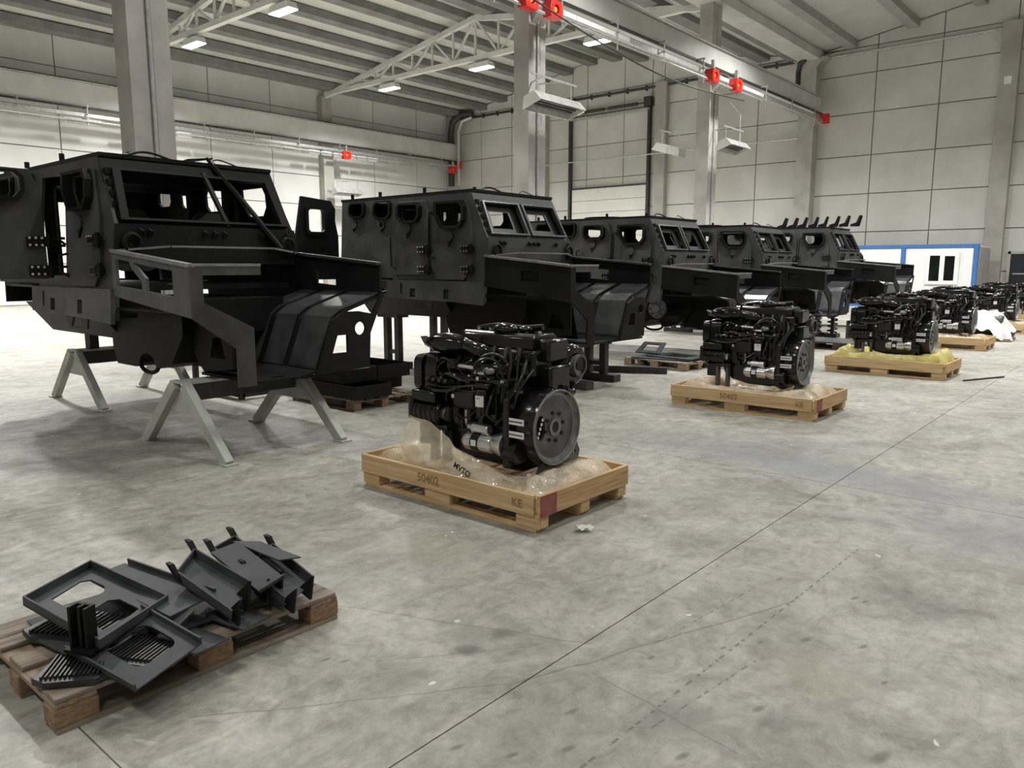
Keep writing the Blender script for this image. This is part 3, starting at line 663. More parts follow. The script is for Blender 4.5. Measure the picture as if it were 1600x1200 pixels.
    B().plate([(-3.18, 1.15), (-2.55, 1.15), (-2.60, .97), (-3.05, .95)], [[(-3.0, .985), (-2.93, 1.08), (-2.76, 1.08), (-2.68, .985)]], lambda a, b, k: (a, .22+.02*k, b)).obj('outrigger_bracket', 'steel_pale', t)
    # belly and subframe
    B().plate([(.22, 1.2), (W-.22, 1.2), (1.42, .86), (.48, .86)], [], lambda y, z, k: (-4.3+1.9*k, y, z)).obj('belly', 'steel', t)
    B().plate([(-2.5, 1.3), (-1.0, 1.3), (-1.0, .98), (-1.25, .70), (-1.5, .64)] + [(-1.75+.17*math.cos(a), .66+.11*math.sin(a)) for a in [PI*i/8 for i in range(9)]] + [(-2.0, .62), (-2.42, .62), (-2.5, .8)], [], lambda a, b, k: (a, .42+1.05*k, b)).obj('subframe', 'steel', t)
    B().tube([(-1.75+.19*math.cos(PI+PI*i/12), .44, .66+.08*math.sin(PI+PI*i/12)) for i in range(13)], .02, 8).obj('tow_loop', 'steel', t)
    # front end: fenders, rims, end caps, wheel arches
    fn = lambda a, b, k: (a, .025*k, b)
    ho = [[(-1.28, 1.665), (-1.02, 1.64), (-.97, 1.58), (-.80, 1.47), (-.80, 1.40), (-1.28, 1.43)], [(-.62, 1.595), (-.26, 1.565), (-.26, 1.36), (-.72, 1.395), (-.72, 1.50), (-.93, 1.615), (-.93, 1.63)]] if bare_fender else [[(-.75, 1.55), (-.45, 1.53), (-.45, 1.40), (-.75, 1.42)]]
    B().plate([(-1.36, 1.73), (0, 1.60), (0, 1.20), (-.6, 1.26), (-1.36, 1.34)], ho, fn).obj('fender', 'steel_bare' if bare_fender else 'steel', t)
    if not bare_fender: B().box(-.76, -.44, .03, .2, 1.39, 1.56).obj('light_box', 'steel', t)
    B().plate([(-1.36, 1.73), (0, 1.62), (0, 1.33), (-1.36, 1.33)], [[(-1.0, 1.57), (-.68, 1.55), (-.68, 1.41), (-1.0, 1.43)]], lambda a, b, k: (a, W-.025*k, b)).obj('fender', 'steel', t)
    rim = B(); rim.bar((-1.36, .02, 1.735), (0, .02, 1.605), .07, .028); rim.obj('rim', 'edge', t)
    B().bar((-1.36, W-.03, 1.735), (0, W-.03, 1.625), .07, .026).obj('rim', 'steel_sheen', t)
    rim = B(); rim.bar((-1.33, .03, 1.735), (-1.12, .42, 1.775), .05, .018); rim.bar((-1.12, .42, 1.775), (-1.12, 1.45, 1.775), .05, .018); rim.bar((-1.12, 1.45, 1.775), (-1.33, W-.03, 1.735), .05, .018); rim.obj('cowl_rim', 'edge', t)
    b = B(); b.box(-.05, -.002, .027, .62, 1.53, 1.60); b.obj('front_beam', 'steel_sheen', t); B().box(-.06, .004, .03, .62, 1.60, 1.622).obj('rim', 'edge', t)
    B().plate([(0, 1.58), (.10, 1.58), (.10, 1.32), (.52, 1.10), (.52, .62), (.36, .62), (.36, .94), (0, 1.20)], [], lambda y, z, k: (.025*k, y, z)).obj('end_cap', 'steel_pale' if bare_fender else 'steel', t)
    B().plate([(1.11, .64), (1.29, 1.12), (1.45, 1.19), (1.60, 1.19), (1.76, 1.16), (1.86, 1.33), (W, 1.36), (W, 1.33), (1.73, .98), (1.71, .66)], [circ(1.61, 1.03, .062, 18), [(1.29, .82), (1.35, .98), (1.46, .98), (1.46, .82)]], lambda y, z, k: (.025*k, y, z)).obj('end_cap', 'steel', t)
    def arch(pts, u0, u1, raise_, name, mat='steel_tray'):
        b = B(); n = len(pts)
        vs = [(u, y, z+raise_) for u in (u0, u1) for y, z in pts] + [(u, y, z+raise_-.02) for u in (u0, u1) for y, z in pts]
        fs = [(i, i+1, n+i+1, n+i) for i in range(n-1)] + [(2*n+i, 3*n+i, 3*n+i+1, 2*n+i+1) for i in range(n-1)]
        fs += [(i, 2*n+i, 2*n+i+1, i+1) for i in range(n-1)] + [(n+i, n+i+1, 3*n+i+1, 3*n+i) for i in range(n-1)] + [(0, n, 3*n, 2*n), (n-1, 3*n-1, 4*n-1, 2*n-1)]
        b.add(vs, fs); return b.obj(name, mat, t)
    fa = [(W-.02, 1.33), (1.42, 1.19), (1.32, 1.12), (1.14, .68), (.9, .64)]
    na = [(.02, 1.24), (.46, 1.17), (.56, 1.10), (.68, .68)]
    arch(fa, -1.36, 0, 0, 'wheel_arch', 'steel'); arch(na, -1.36, -.35, 0, 'wheel_arch', 'steel')
    for u0, u1 in ((-1.28, -.98), (-.88, -.55), (-.45, -.03)): arch(fa[:-1], u0, u1, .03, 'arch_plate', 'steel_sheen')
    B().plate([(-.95, .55), (-.02, .55), (-.02, 1.75), (-.6, 1.72), (-.95, 1.2)], [rrect(-.18, -.1, .75, 1.0, .03), rrect(-.18, -.1, 1.1, 1.35, .03)], lambda a, b, k: (a, b, .62+.025*k)).obj('skid_plate', 'steel', t)
    B().plate([(-1.0, 1.20), (-.35, 1.16), (-.35, .72), (-.85, .66), (-1.0, .8)], [[(-.72, .80), (-.66, .98), (-.52, .98), (-.46, .80)]], lambda a, b, k: (a, .52+.025*k, b)).obj('strut_plate', 'steel', t)
    if rear_gate:
        g = B().plate([(-.02, 1.40), (-.02, 2.05), (-.07, 2.28), (-.06, 2.46), (-.14, 2.58), (-.66, 2.62), (-.83, 1.75), (-.83, 1.40)], [rrect(-.58, -.28, 2.10, 2.45, .06)], lambda y, z, k: (-4.45+.05*k, y, z)).obj('rear_gate', 'steel', t)
        B().plate(rrect(-.62, -.24, 2.06, 2.49, .07), [rrect(-.57, -.29, 2.11, 2.44, .05)], lambda y, z, k: (-4.36-.06*k, y, z)).obj('window_frame', 'steel', g)
        grab([(-4.38, -.5, 1.75), (-4.33, -.5, 1.78), (-4.33, -.3, 1.78), (-4.38, -.3, 1.75)], g)
    return t
hull('nearest armoured hull on pale sawhorses, side door swung open', -5.73, 2.9, 0, 0, math.radians(82), False, True, True)
hull('second armoured hull on steel stands, rear gate swung open', -5.47, 7.45, .0, 0, 0, True)
h3 = hull('third armoured hull in the row with a bare wheel hub', -5.42, 11.95, -.13)
h4 = hull('fourth armoured hull in the row with a front door ajar', -5.55, 16.5, -.10, math.radians(35), 0)
hull('farthest armoured hull with brackets lying on its roof', -5.25, 20.6, .0)
for k in range(8):
    b = B(); b.plate([(-.10, 0), (.10, 0), (.16, .26), (.10, .28), (.03, .10), (-.10, .06)], [], lambda a, c, kk: (a, -.07+.14*kk, c))
    o = b.obj('steel_bracket', 'steel', None); o.location = (-8.25+.27*k, 20.95+.05*(k % 2), 2.612); o.rotation_euler = (0, 0, .15+.05*k)
    tag(o, 'small bent steel bracket on the farthest hull roof, %s counting from the tail' % ('first', 'second', 'third', 'fourth', 'fifth', 'sixth', 'seventh', 'eighth')[k], 'bracket', 'brackets on the farthest hull roof')

# ------------------------------------------------------------------ stands under the hulls
def sawhorse(x, y0, y1, label, zt=.64, pack=0):
    t = thing('sawhorse', label, 'sawhorse', (x, 0, 0), 0, 'pale green sawhorses')
    B().box(-.09, .09, y0+.06, y1-.06, zt-.17, zt-.02).obj('beam', 'rust', t)
    B().box(-.11, .11, y0-.02, y1+.02, zt-.02, zt).obj('cap_plate', 'saw', t)
    if pack:
        for y in (y0+.2, y1-.25): B().box(-.07, .07, y-.05, y+.05, zt, pack).obj('packing_block', 'rust', t)
    for y in (y0, y1):
        for s in (-1, 1):
            B().bar((s*.08, y, zt-.03), (s*.72, y, 0.0), .10, .075, (0, 1, 0)).xf(Matrix.Identity(4)).obj('leg', 'saw', t, bevel=.006)
            B().obox((s*.72, y, .008), (.14, .11, .016)).obj('foot', 'saw', t)
        yy = y+.03*(1 if y == y0 else -1)
        B().plate([(-.08, zt-.1), (.08, zt-.1), (.36, .34), (-.36, .34)], [], lambda a, b, k: (a, yy-.012+.024*k, b)).obj('gusset', 'saw', t)
sawhorse(-6.42, 3.12, 4.26, 'pale sawhorse under the nose of the nearest hull', .62); sawhorse(-9.66, 3.46, 4.52, 'pale sawhorse under the tail of the nearest hull', .64, .855)
def stand(x, y, h, label):
    t = thing('steel_stand', label, 'stand', (x, y, 0), 0, 'dark steel stands under the hulls')
    B().box(-.36, .36, -.09, .09, 0, .10).obj('base', 'rust', t, bevel=.008)
    for s in (-.13, .13): B().box(s-.05, s+.05, -.05, .05, .10, h-.06).obj('post', 'rust', t, bevel=.006)
    B().box(-.24, .24, -.12, .12, h-.06, h).obj('head_plate', 'rust', t); B().box(-.08, .08, -.03, .03, .22, .28).obj('tie', 'rust', t)
stand(-9.42, 8.1, .86, 'dark stand under the near tail of the second hull'); stand(-6.02, 8.2, .61, 'dark stand under the near nose of the second hull')
stand(-6.15, 9.05, .62, 'dark stand under the far nose of the second hull'); stand(-9.3, 9.0, .86, 'dark stand under the far tail of the second hull')
for x, y, h, l in ((-9.2, 12.5, .72, 'near tail of the third'), (-9.2, 13.5, .72, 'far tail of the third'), (-9.2, 17.1, .74, 'near tail of the fourth'), (-9.2, 18.1, .74, 'far tail of the fourth'), (-6.3, 18.1, .52, 'far nose of the fourth'), (-8.9, 21.2, .86, 'near tail of the farthest'), (-8.9, 22.2, .86, 'far tail of the farthest'), (-5.8, 21.2, .62, 'near nose of the farthest'), (-5.8, 22.2, .62, 'far nose of the farthest')):
    stand(x, y, h, 'dark stand under the %s hull' % l)
def trestle(x, y, w, d, h, label):
    t = thing('steel_trestle', label, 'trestle', (x, y, 0), 0, 'low welded steel trestles')
    for a in (0, w):
        for b in (0, d): B().box(a-.03, a+.03, b-.03, b+.03, 0, h).obj('leg', 'rust', t)
    for z in (.06, h-.03):
        for b in (0, d): B().box(0, w, b-.03, b+.03, z-.03, z+.03).obj('rail', 'rust', t)
        for a in (0, w): B().box(a-.03, a+.03, 0, d, z-.03, z+.03).obj('rail', 'rust', t)
trestle(-9.55, 4.85, 1.1, .7, .58, 'dark trestle behind the sawhorse of the nearest hull'); trestle(-5.2, 17.15, .7, .5, .45, 'dark trestle under the nose of the fourth hull')
# axle with hub under the third hull, springs under the fourth
t = bpy.data.objects.new('front_axle', None); COL.objects.link(t); t.parent = h3; t.location = (-1.43, 0, .99)
B().lathe([(.001, -.06), (.07, -.06), (.075, -.03), (.16, -.03), (.17, 0), (.17, .03), (.1, .05), (.1, .16), (.001, .16)], (0, 0, 0), (0, 1, 0), 22).obj('hub', 'alu_dark', t, smooth=True)
for k in range(8): B().cyl((.125*math.cos(PI*k/4), -.03, .125*math.sin(PI*k/4)), (.125*math.cos(PI*k/4), -.06, .125*math.sin(PI*k/4)), .016, n=6).obj('wheel_bolt', 'dark_metal', t)
B().cyl((0, .14, 0), (0, 1.8, 0), .07, n=12).obj('axle_tube', 'steel', t); B().box(-.05, .35, .1, .25, -.22, -.12).obj('brake_bracket', 'steel', t)

for k, y in enumerate((16.95, 18.0)):
    t = bpy.data.objects.new('suspension_strut', None); COL.objects.link(t); t.parent = h4; t.location = (-.25, y-16.5, .17)
    B().tube([(.1*math.cos(i*.5), .1*math.sin(i*.5), .03+.0078*i) for i in range(76)], .018, 6).obj('coil', 'rubber', t, smooth=True)
    B().box(-.14, .14, -.14, .14, -.07, .02).obj('spring_seat', 'rust', t); B().cyl((0, 0, 0), (0, 0, .64), .04, n=10).obj('damper', 'rubber', t)
# ramp frame and loose steel tubes between second and third hull
t = thing('ramp_frame', 'slanted dark steel ladder frame behind the second engine', 'steel frame', (-4.75, 11.5, 0), 0)
for y in (0, .75): B().bar((-.9, y, .05), (.55, y, .62), .09, .12).obj('rail', 'rust', t)
for k in range(4): f = .15+.22*k; B().bar((-.9+1.45*f, 0, .05+.57*f), (-.9+1.45*f, .75, .05+.57*f), .08, .05).obj('rung', 'rust', t)
for y in (.0, .75): B().bar((.5, y, .58), (.5, y, 0), .08, .08).obj('leg', 'rust', t)
tag(B().bar((-8.6, 8.75, .05), (-5.65, 10.2, .05), .09, .10).obj('steel_tube', 'rust'), 'dark square tube on the floor past the second hull stands, lower one', 'tube')
tag(B().bar((-9.6, 10.25, .05), (-7.0, 10.45, .05), .08, .10).obj('steel_tube', 'rust'), 'dark square tube on the floor past the second hull stands, upper one', 'tube')
# ------------------------------------------------------------------ pallets
def crate_pallet(x, y, label, L=1.66, D=.98, skirt=True, mx='pine_x', my='pine_y', code=None, red=True):
    t = thing('engine_pallet', label, 'pallet', (x, y, 0), 0, 'wooden engine pallets')
    hx, hy = L/2, D/2
    for yy in (-hy+.05, 0, hy-.05): B().box(-hx+.02, hx-.02, yy-.05, yy+.05, 0, .02).obj('bottom_board', mx, t, bevel=.003)
    for xx in (-hx+.09, -.05, hx-.09):
        w = .09 if abs(xx) > .2 else .12
        for yy in (-hy+.05, 0, hy-.05): B().box(xx-w, xx+w, yy-.05, yy+.05, .02, .105).obj('block', mx, t, bevel=.004)
    for k in range(7):
        xx = -hx+.11+(L-.22)*k/6; B().box(xx-.09, xx+.09, -hy+.02, hy-.02, .105, .125).obj('deck_board', my, t)
    for s in (-1, 1):
        o = B().box(-hx, hx-.03*(s < 0), s*hy-.014, s*hy+.014, .100, .235).obj('side_board', mx, t, bevel=.004)
        if s < 0 and code:
            R = Matrix.Translation((-.12, -hy-.0155, .168)) @ Matrix.Rotation(PI/2, 4, 'X'); text_mesh(code, .085, 'stamp', o, 'stamped_number', R)
            R = Matrix.Translation((hx-.16, -hy-.0155, .165)) @ Matrix.Rotation(PI/2, 4, 'X'); text_mesh('KE', .075, 'stamp', o, 'stamped_letters', R)
        o = B().box(s*hx-.014, s*hx+.014, -hy-.005, hy+.005, .098, .235).obj('end_board', my, t, bevel=.004)
        if s > 0 and red: B().box(hx+.0145, hx+.016, -hy+.0, -hy+.16, .10, .233).obj('paint_patch', 'pine_red', o)
    return t
def film_sheet(x, y, label, mat='film', big=False, L=1.56, D=.88, seed=0, logo=False):
    rnd = random.Random(seed); ph = [rnd.uniform(0, 6.28) for _ in range(12)]
    def nz(a, b):
        s = 0
        for k in range(6):
            f = 3.5*1.55**k; s += math.sin(f*a*(1+.3*math.sin(ph[k]))+ph[k]+1.7*math.sin(f*.7*b+ph[k+6]))*math.cos(f*b+ph[k+5])/1.35**k
        return s/3
    t = thing('packing_film', label, 'plastic film', (x, y, .126), 0, 'packing film on the engine pallets')
    def f(i, j):
        a, b = i*2-1, j*2-1
        px, py = a*L/2, b*D/2
        edge = min(1-abs(a), 1-abs(b)); n = nz(px*1.6, py*1.6)
        z = .03 + .05*(n+.6)*(1+edge) + (.2 if mat == 'film_y' else .11)*max(0, max(abs(a)-.3, abs(b)-.45))/.6*min(1, edge/.16)
        return (px+.02*nz(py*3, px*3), py+.02*nz(px*4, py*2), max(.004, z))
    B().grid(70, 44, f).obj('sheet', mat, t, smooth=True)
    if big:
        # the pulled-up corner of the bag: high at the front of the engine, falling along the near side board
        def h(i, j):
            u, v = i, j
            px = -.46+1.14*u+.015*math.sin(9*v); py = -.30-.10*u*(1-.2*v)+(-.11+.05*v)*(1-u)+.012*math.sin(14*u+5*v)+.008*math.sin(31*u-9*v)
            top = .36*(1-u)**1.15+.05+.02*math.sin(9*u); z = .02+top*v+.014*nz(px*3, v*2+py)
            py += -.05*math.sin(PI*v)*(1-u)+.03*(v-.5)+.012*abs(math.sin(17*u+6*v))-.010*abs(math.sin(9*u-11*v))
            return (px+.03*(v-.5), py, z)
        bs = B().grid(60, 26, h).obj('bag_corner', mat, t, smooth=True)
        if logo:
            d = (Vector((.56, -.42, .09)) - Vector((-.60, -.40, .46))).normalized()
            R = Matrix.Translation((.19, -.492, .160)) @ Matrix.Rotation(math.atan2(-.40, 1.16)*1.0, 4, 'Y').inverted() @ Matrix.Rotation(PI/2-.1, 4, 'X')
            text_mesh('MVTO', .055, 'ink', t, 'printed_letters', R)
    return t
# ------------------------------------------------------------------ engine
def engine(x, y, label, silver=True):
    t = thing('diesel_engine', label, 'engine', (x, y, .135), 0, 'black diesel engines on pallets')
    p = lambda b, n, m='black', s=True, bv=0: b.obj(n, m, t, smooth=s, bevel=bv)
    rnd = random.Random(3)
    # local: x -0.62 fan end .. +0.56 flywheel end, y -0.30 near side .. +0.33, z 0.. 1.02
    p(B().box(-.40, .34, -.17, .22, .32, .74), 'block', bv=.02)
    for k in range(6): p(B().box(-.37+.118*k, -.31+.118*k, -.20, -.16, .36, .70), 'block_rib', bv=.01)
    prof = [(-.36, .34), (-.34, .26), (-.24, .19), (-.05, .15), (.20, .145), (.34, .17), (.40, .24), (.40, .34)]
    p(B().plate(prof, [], lambda a, b, k: (a, -.19+.40*k, b)), 'oil_pan', bv=.025)
    p(B().box(-.40, .42, -.20, .22, .33, .36), 'pan_flange')
    p(B().box(-.36, .40, -.10, .22, .74, .92), 'cylinder_head', bv=.02)
    vc = p(B().plate([(-.08, .92), (.22, .92), (.20, 1.0), (.16, 1.02), (-.02, 1.02), (-.06, 1.0)], [], lambda a, b, k: (-.30+.66*k, a, b)), 'valve_cover', bv=.012)
    for k in range(6): B().cyl((-.24+.11*k, .07, 1.015), (-.24+.11*k, .07, 1.035), .014, n=8).obj('cover_bolt', 'silver', vc)
    p(B().box(.30, .46, -.02, .20, .84, .99), 'breather_box', bv=.02)
    p(B().tube([(-.28, .10, 1.02), (-.1, .12, 1.05), (.15, .1, 1.045), (.3, .12, 1.06)], .022, 8, sub=5), 'breather_pipe')
    p(B().ell((.05, .02, 1.04), (.10, .06, .045)), 'oil_filler'); p(B().ell((.18, .1, 1.04), (.06, .06, .03)), 'oil_filler_cap')
    # air intake canister with pointed snout
    ic = p(B().ell((-.34, -.14, .93), (.21, .09, .075), 22, 12), 'intake_canister')
    B().add([(-.52, -.20, .93), (-.52, -.08, .93), (-.60, -.17, .965), (-.60, -.11, .965), (-.52, -.14, .88), (-.585, -.14, .90)], [(0, 1, 3, 2), (0, 2, 5, 4), (1, 4, 5, 3), (2, 3, 5), (0, 4, 1)]).obj('intake_snout', 'black', ic)
    B().tube([(-.46, -.2, .97), (-.34, -.235, 1.0), (-.2, -.2, .98)], .008, 6, sub=4).obj('clamp_wire', 'black', ic)
    B().cyl((-.18, -.16, .96), (-.18, -.16, 1.03), .012, n=8).obj('sensor', 'black', ic)
    p(B().tube([(-.15, -.14, .92), (-.02, -.16, .90), (.02, -.1, .86)], .05, 10, sub=5), 'intake_elbow')
    # timing case, pulley, front plate
    p(B().plate(rrect(-.22, .24, .34, .86, .10), [], lambda a, b, k: (-.53+.14*k, a, b)), 'timing_case', bv=.02)
    p(B().plate(rrect(-.24, .05, .58, .84, .06), [], lambda a, b, k: (-.60+.08*k, a, b)), 'front_cover', bv=.015)
    p(B().lathe([(.001, -.62), (.10, -.62), (.115, -.61), (.115, -.595), (.10, -.59), (.115, -.58), (.115, -.57), (.05, -.565), (.05, -.5)], (0, -.07, .70), (1, 0, 0), 24), 'fan_pulley', 'alu_dark')
    p(B().lathe([(.001, -.60), (.13, -.60), (.14, -.58), (.12, -.57), (.14, -.56), (.13, -.53), (.001, -.53)], (0, .03, .42), (1, 0, 0), 24), 'crank_pulley')
    # compressor and alternator low on the near front corner
    p(B().box(-.57, -.33, -.30, -.14, .52, .60), 'bracket_shelf', bv=.015)
    c = p(B().cyl((-.57, -.22, .44), (-.30, -.22, .44), .085, n=20), 'alternator', bv=.01)
    for k in range(5): B().lathe([(.086, 0), (.093, .005), (.093, .02), (.086, .025)], (-.54+.05*k, -.22, .44), (1, 0, 0), 20).obj('cooling_rib', 'black', c)
    B().cyl((-.30, -.22, .44), (-.27, -.22, .44), .05, n=14).obj('end_boss', 'silver', c)
    p(B().box(-.60, -.55, -.31, -.12, .38, .56), 'guard_plate', bv=.02)
    p(B().cyl((-.46, -.24, .36), (-.46, -.24, .22), .06, n=14), 'drain_filter')
    for xx in (-.39, -.27): p(B().box(xx-.014, xx+.014, -.27, -.20, .10, .36), 'mount_bar', 'alu_dark', False)
    p(B().box(-.43, -.23, -.28, -.18, .33, .37), 'mount_foot', bv=.008)
    p(B().box(-.45, -.20, -.24, -.10, .60, .70), 'fuel_pump', bv=.02)
    for k in range(4): p(B().cyl((-.40+.06*k, -.24, .66), (-.40+.06*k, -.30, .69), .016, n=8), 'pump_outlet', 'rubber')
    # fuel filter with white label
    ff = p(B().cyl((.085, -.245, .48), (.085, -.245, .66), .052, n=18), 'fuel_filter', bv=.008)
    B().grid(7, 2, lambda i, j: (.085+.054*math.sin((i-.5)*1.5), -.245-.054*math.cos((i-.5)*1.5), .545+.075*j)).obj('filter_label', 'label', ff)
    B().box(.075, .10, -.3005, -.300, .60, .605).obj('label_print', 'ink', ff)
    p(B().box(.02, .15, -.27, -.15, .66, .70), 'filter_head', bv=.01)
    # starter motor
    s1 = p(B().cyl((-.04, -.265, .30), (.20, -.265, .30), .062, n=22), 'starter_motor', 'silver', bv=.012)
    B().cyl((.03, -.265, .30), (.10, -.265, .30), .064, n=22).obj('starter_band', 'black', s1); B().cyl((-.055, -.265, .30), (-.035, -.265, .30), .045, n=18).obj('starter_cap', 'silver', s1)
    B().box(.045, .09, -.331, -.3285, .285, .325).obj('starter_label', 'label', s1)
    s2 = p(B().cyl((.02, -.275, .395), (.17, -.275, .395), .036, n=16), 'solenoid', 'silver', bv=.008); B().cyl((-.02, -.275, .40), (.02, -.275, .40), .02, n=10).obj('terminal', 'silver', s2)
    p(B().lathe([(.062, .20), (.085, .27), (.085, .30), (.001, .30)], (0, -.25, .31), (1, 0, 0), 20), 'starter_nose', 'silver')
    p(B().cyl((.28, -.24, .27), (.40, -.24, .27), .075, n=16), 'ring_gear_cover', bv=.01)
    # flywheel housing and open bell
    p(B().lathe([(.20, .26), (.25, .32), (.262, .38), (.265, .48), (.252, .515), (.235, .515)], (0, .0, .42), (1, 0, 0), 44), 'flywheel_housing')
    p(B().plate([(-.30, .17), (-.30, .62), (-.2, .70), (.24, .70), (.30, .6), (.30, .17), (.15, .12), (-.15, .12)], [], lambda a, b, k: (.30+.05*k, a, b)), 'back_plate', bv=.01)
    p(B().lathe([(.252, .48), (.252, .522), (.243, .526), (.238, .515), (.228, .495), (.19, .485)], (0, .0, .42), (1, 0, 0), 48), 'bell_rim', 'alu')
    fw = p(B().plate(circ(0, .42, .225, 40), [circ(-.14, .43, .045, 14, .085)], lambda a, b, k: (.49-.02*k, a, b)), 'flywheel', 'alu_dark')
    p(B().plate(circ(0, .42, .2, 30), [], lambda a, b, k: (.40+.01*k, a, b)), 'clutch_cavity', 'ink')
    B().plate(circ(0, .42, .035, 18), [], lambda a, b, k: (.498-.02*k, a, b)).obj('pilot_bore', 'ink', fw); B().plate(circ(0.0, .42, .06, 20), [circ(0, .42, .037, 18)], lambda a, b, k: (.503-.02*k, a, b)).obj('hub_ring', 'alu', fw)
    for k in range(8):
        a = 2*PI*k/8+.2; B().cyl((.485, .095*math.cos(a), .42+.095*math.sin(a)), (.500, .095*math.cos(a), .42+.095*math.sin(a)), .013, n=8).obj('bolt', 'ink', fw)
    for k in range(5): B().cyl((.41, -.165+.012*k, .37+.028*k), (.488, -.165+.012*k, .37+.028*k), .012, n=8).obj('clutch_finger', 'silver', fw)
    for k in range(12):
        a = 2*PI*k/12; p(B().cyl((.47, .262*math.cos(a), .42+.262*math.sin(a)), (.505, .262*math.cos(a), .42+.262*math.sin(a)), .010, n=8), 'rim_bolt', 'dark_metal')
    st = p(B().plate([(-.22, .02), (.06, .0), (.28, .06), (.33, .20), (.27, .32), (.1, .2), (-.1, .18)], [circ(.2, .12, .014, 10), circ(.27, .2, .014, 10), circ(.06, .06, .014, 10)], lambda a, b, k: (.45+.015*k, a, b)), 'support_plate', 'alu_dark')
    B().box(.452, .475, -.235, -.215, .02, .14).obj('edge_tag', 'label', st)
    for z in (.40, .485): 
        o = p(B().box(.33, .47, -.292, -.286, z-.02, z+.02), 'nameplate', 'label', False); B().box(.34, .46, -.2925, -.292, z-.004, z+.004).obj('plate_print', 'ink', o)
    # turbocharger and exhaust on the far side
    tu = p(B().tube([(.42+.0*i, .28+.10*math.cos(2*PI*i/20), .80+.10*math.sin(2*PI*i/20)) for i in range(20)], .045, 10, closed=True), 'turbo_volute')
    B().lathe([(.04, 0), (.075, .03), (.075, .06), (.06, .06)], (.44, .28, .80), (1, 0, 0), 20).obj('turbo_inlet', 'alu_dark', tu)
    p(B().tube([(-.3, .27, .80), (0, .30, .82), (.28, .28, .80)], .05, 10, sub=4), 'exhaust_manifold', 'rubber')
    p(B().tube([(.42, .28, .70), (.48, .2, .62), (.50, .1, .66)], .03, 8, sub=4), 'oil_return')
    p(B().box(.30, .48, -.02, .20, .60, .82), 'cooler_box', bv=.02)
    # injection rail, intake manifold and lines on the near side
    p(B().box(-.34, .24, -.18, -.09, .74, .82), 'intake_manifold', bv=.02)
    p(B().cyl((-.34, -.225, .72), (.30, -.225, .705), .017, n=10), 'fuel_rail', 'black'); p(B().cyl((-.12, -.262, .80), (.02, -.262, .795), .012, n=10), 'bright_fitting', 'silver'); p(B().ell((.14, -.25, .785), (.05, .025, .025)), 'bright_fitting', 'alu')
    for k in range(7): p(B().cyl((-.33+.09*k, -.20, .70+.03*(k % 2)), (-.33+.09*k, -.232, .70+.03*(k % 2)), .011, n=8), 'sparkle_nut', 'silver')  # silver nuts added along the near side to give the engine sparkle
    p(B().cyl((.00, -.235, .765), (.11, -.235, .76), .014, n=10), 'bright_fitting', 'silver')
    for k in range(6):
        x0 = -.30+.11*k; p(B().tube([(x0, -.225, .725), (x0-.02, -.27, .77), (x0+.03, -.23, .83), (x0+.03, -.12, .86)], .0075, 6, sub=4), 'injector_line', 'black')
        p(B().cyl((x0+.03, -.13, .84), (x0+.03, -.09, .93), .018, n=8), 'injector', 'rubber')
        if k % 2: p(B().cyl((x0, -.245, .725), (x0, -.215, .725), .014, n=8), 'rail_nut', 'silver')
    for k in range(5): p(B().box(-.33+.12*k, -.28+.12*k, -.215, -.16, .63, .68), 'sensor_block', 'rubber', True, .006)
    p(B().box(-.20, .0, -.235, -.17, .50, .64), 'control_unit', bv=.012)
    p(B().box(-.19, -.01, -.245, -.235, .52, .62), 'control_unit_cover', 'rubber', bv=.006)
    hoses = [[(.0, -.22, .72), (.08, -.27, .86), (.2, -.25, .90), (.27, -.2, .82), (.27, -.22, .66)], [(-.05, -.2, .70), (.05, -.28, .83), (.19, -.27, .87), (.25, -.24, .76), (.24, -.24, .58)],
             [(-.45, -.22, .66), (-.3, -.27, .64), (-.1, -.26, .66), (.05, -.22, .68)], [(-.50, -.2, .62), (-.36, -.29, .615), (-.22, -.28, .62), (-.12, -.25, .655)],
             [(.28, -.2, .95), (.30, -.22, .8), (.26, -.24, .62), (.28, -.22, .45)], [(.31, -.16, .95), (.33, -.19, .75), (.30, -.24, .55), (.22, -.28, .44)],
             [(.34, -.1, .86), (.38, -.2, .76), (.33, -.23, .66), (.28, -.24, .60)], [(.40, -.1, .80), (.36, -.2, .68), (.34, -.24, .56), (.30, -.22, .50)],
             [(-.2, -.2, .46), (-.1, -.25, .44), (.0, -.27, .48), (.04, -.25, .52)], [(.16, -.22, .66), (.18, -.28, .60), (.15, -.28, .50), (.2, -.22, .44)],
             [(-.3, -.24, .70), (-.22, -.28, .74), (-.1, -.25, .70), (0, -.24, .72)], [(-.38, -.2, .80), (-.28, -.25, .84), (-.16, -.22, .80), (-.05, -.2, .84)]]
    for k, h in enumerate(hoses): p(B().tube(h, (.010, .0085, .0075)[k % 3], 7, sub=6), 'hose', 'hose')
    p(B().tube([(-.1, -.22, .38), (-.06, -.26, .42), (-.07, -.25, .50)], .008, 6, sub=4), 'bright_pipe', 'silver')
    for k in range(9):
        a, b = rnd.uniform(-.38, .24), rnd.uniform(.40, .72); p(B().cyl((a, -.18, b), (a, -.215, b), rnd.uniform(.012, .024), n=8), 'plug', 'rubber' if k % 3 else 'silver')
    for k in range(5): p(B().box(-.36+.13*k, -.27+.13*k, -.21, -.17, .355, .42), 'boss', 'black', True, .012)
    return t
EX, EY = -3.60, 3.98
crate_pallet(EX, EY, 'new pine pallet with raised sides under the nearest engine', code='50402')
film_sheet(EX, EY, 'crumpled clear film round the nearest engine, corner pulled up', big=True, seed=1, logo=True)
e0 = engine(EX+.10, EY-.03, 'black diesel engine on the nearest new pallet')
def eng_copy(x, y, label, rz=0):
    c = copy_tree(e0); c.location = (x, y, .135); c['label'] = label; c.rotation_euler = (0, 0, rz); return c
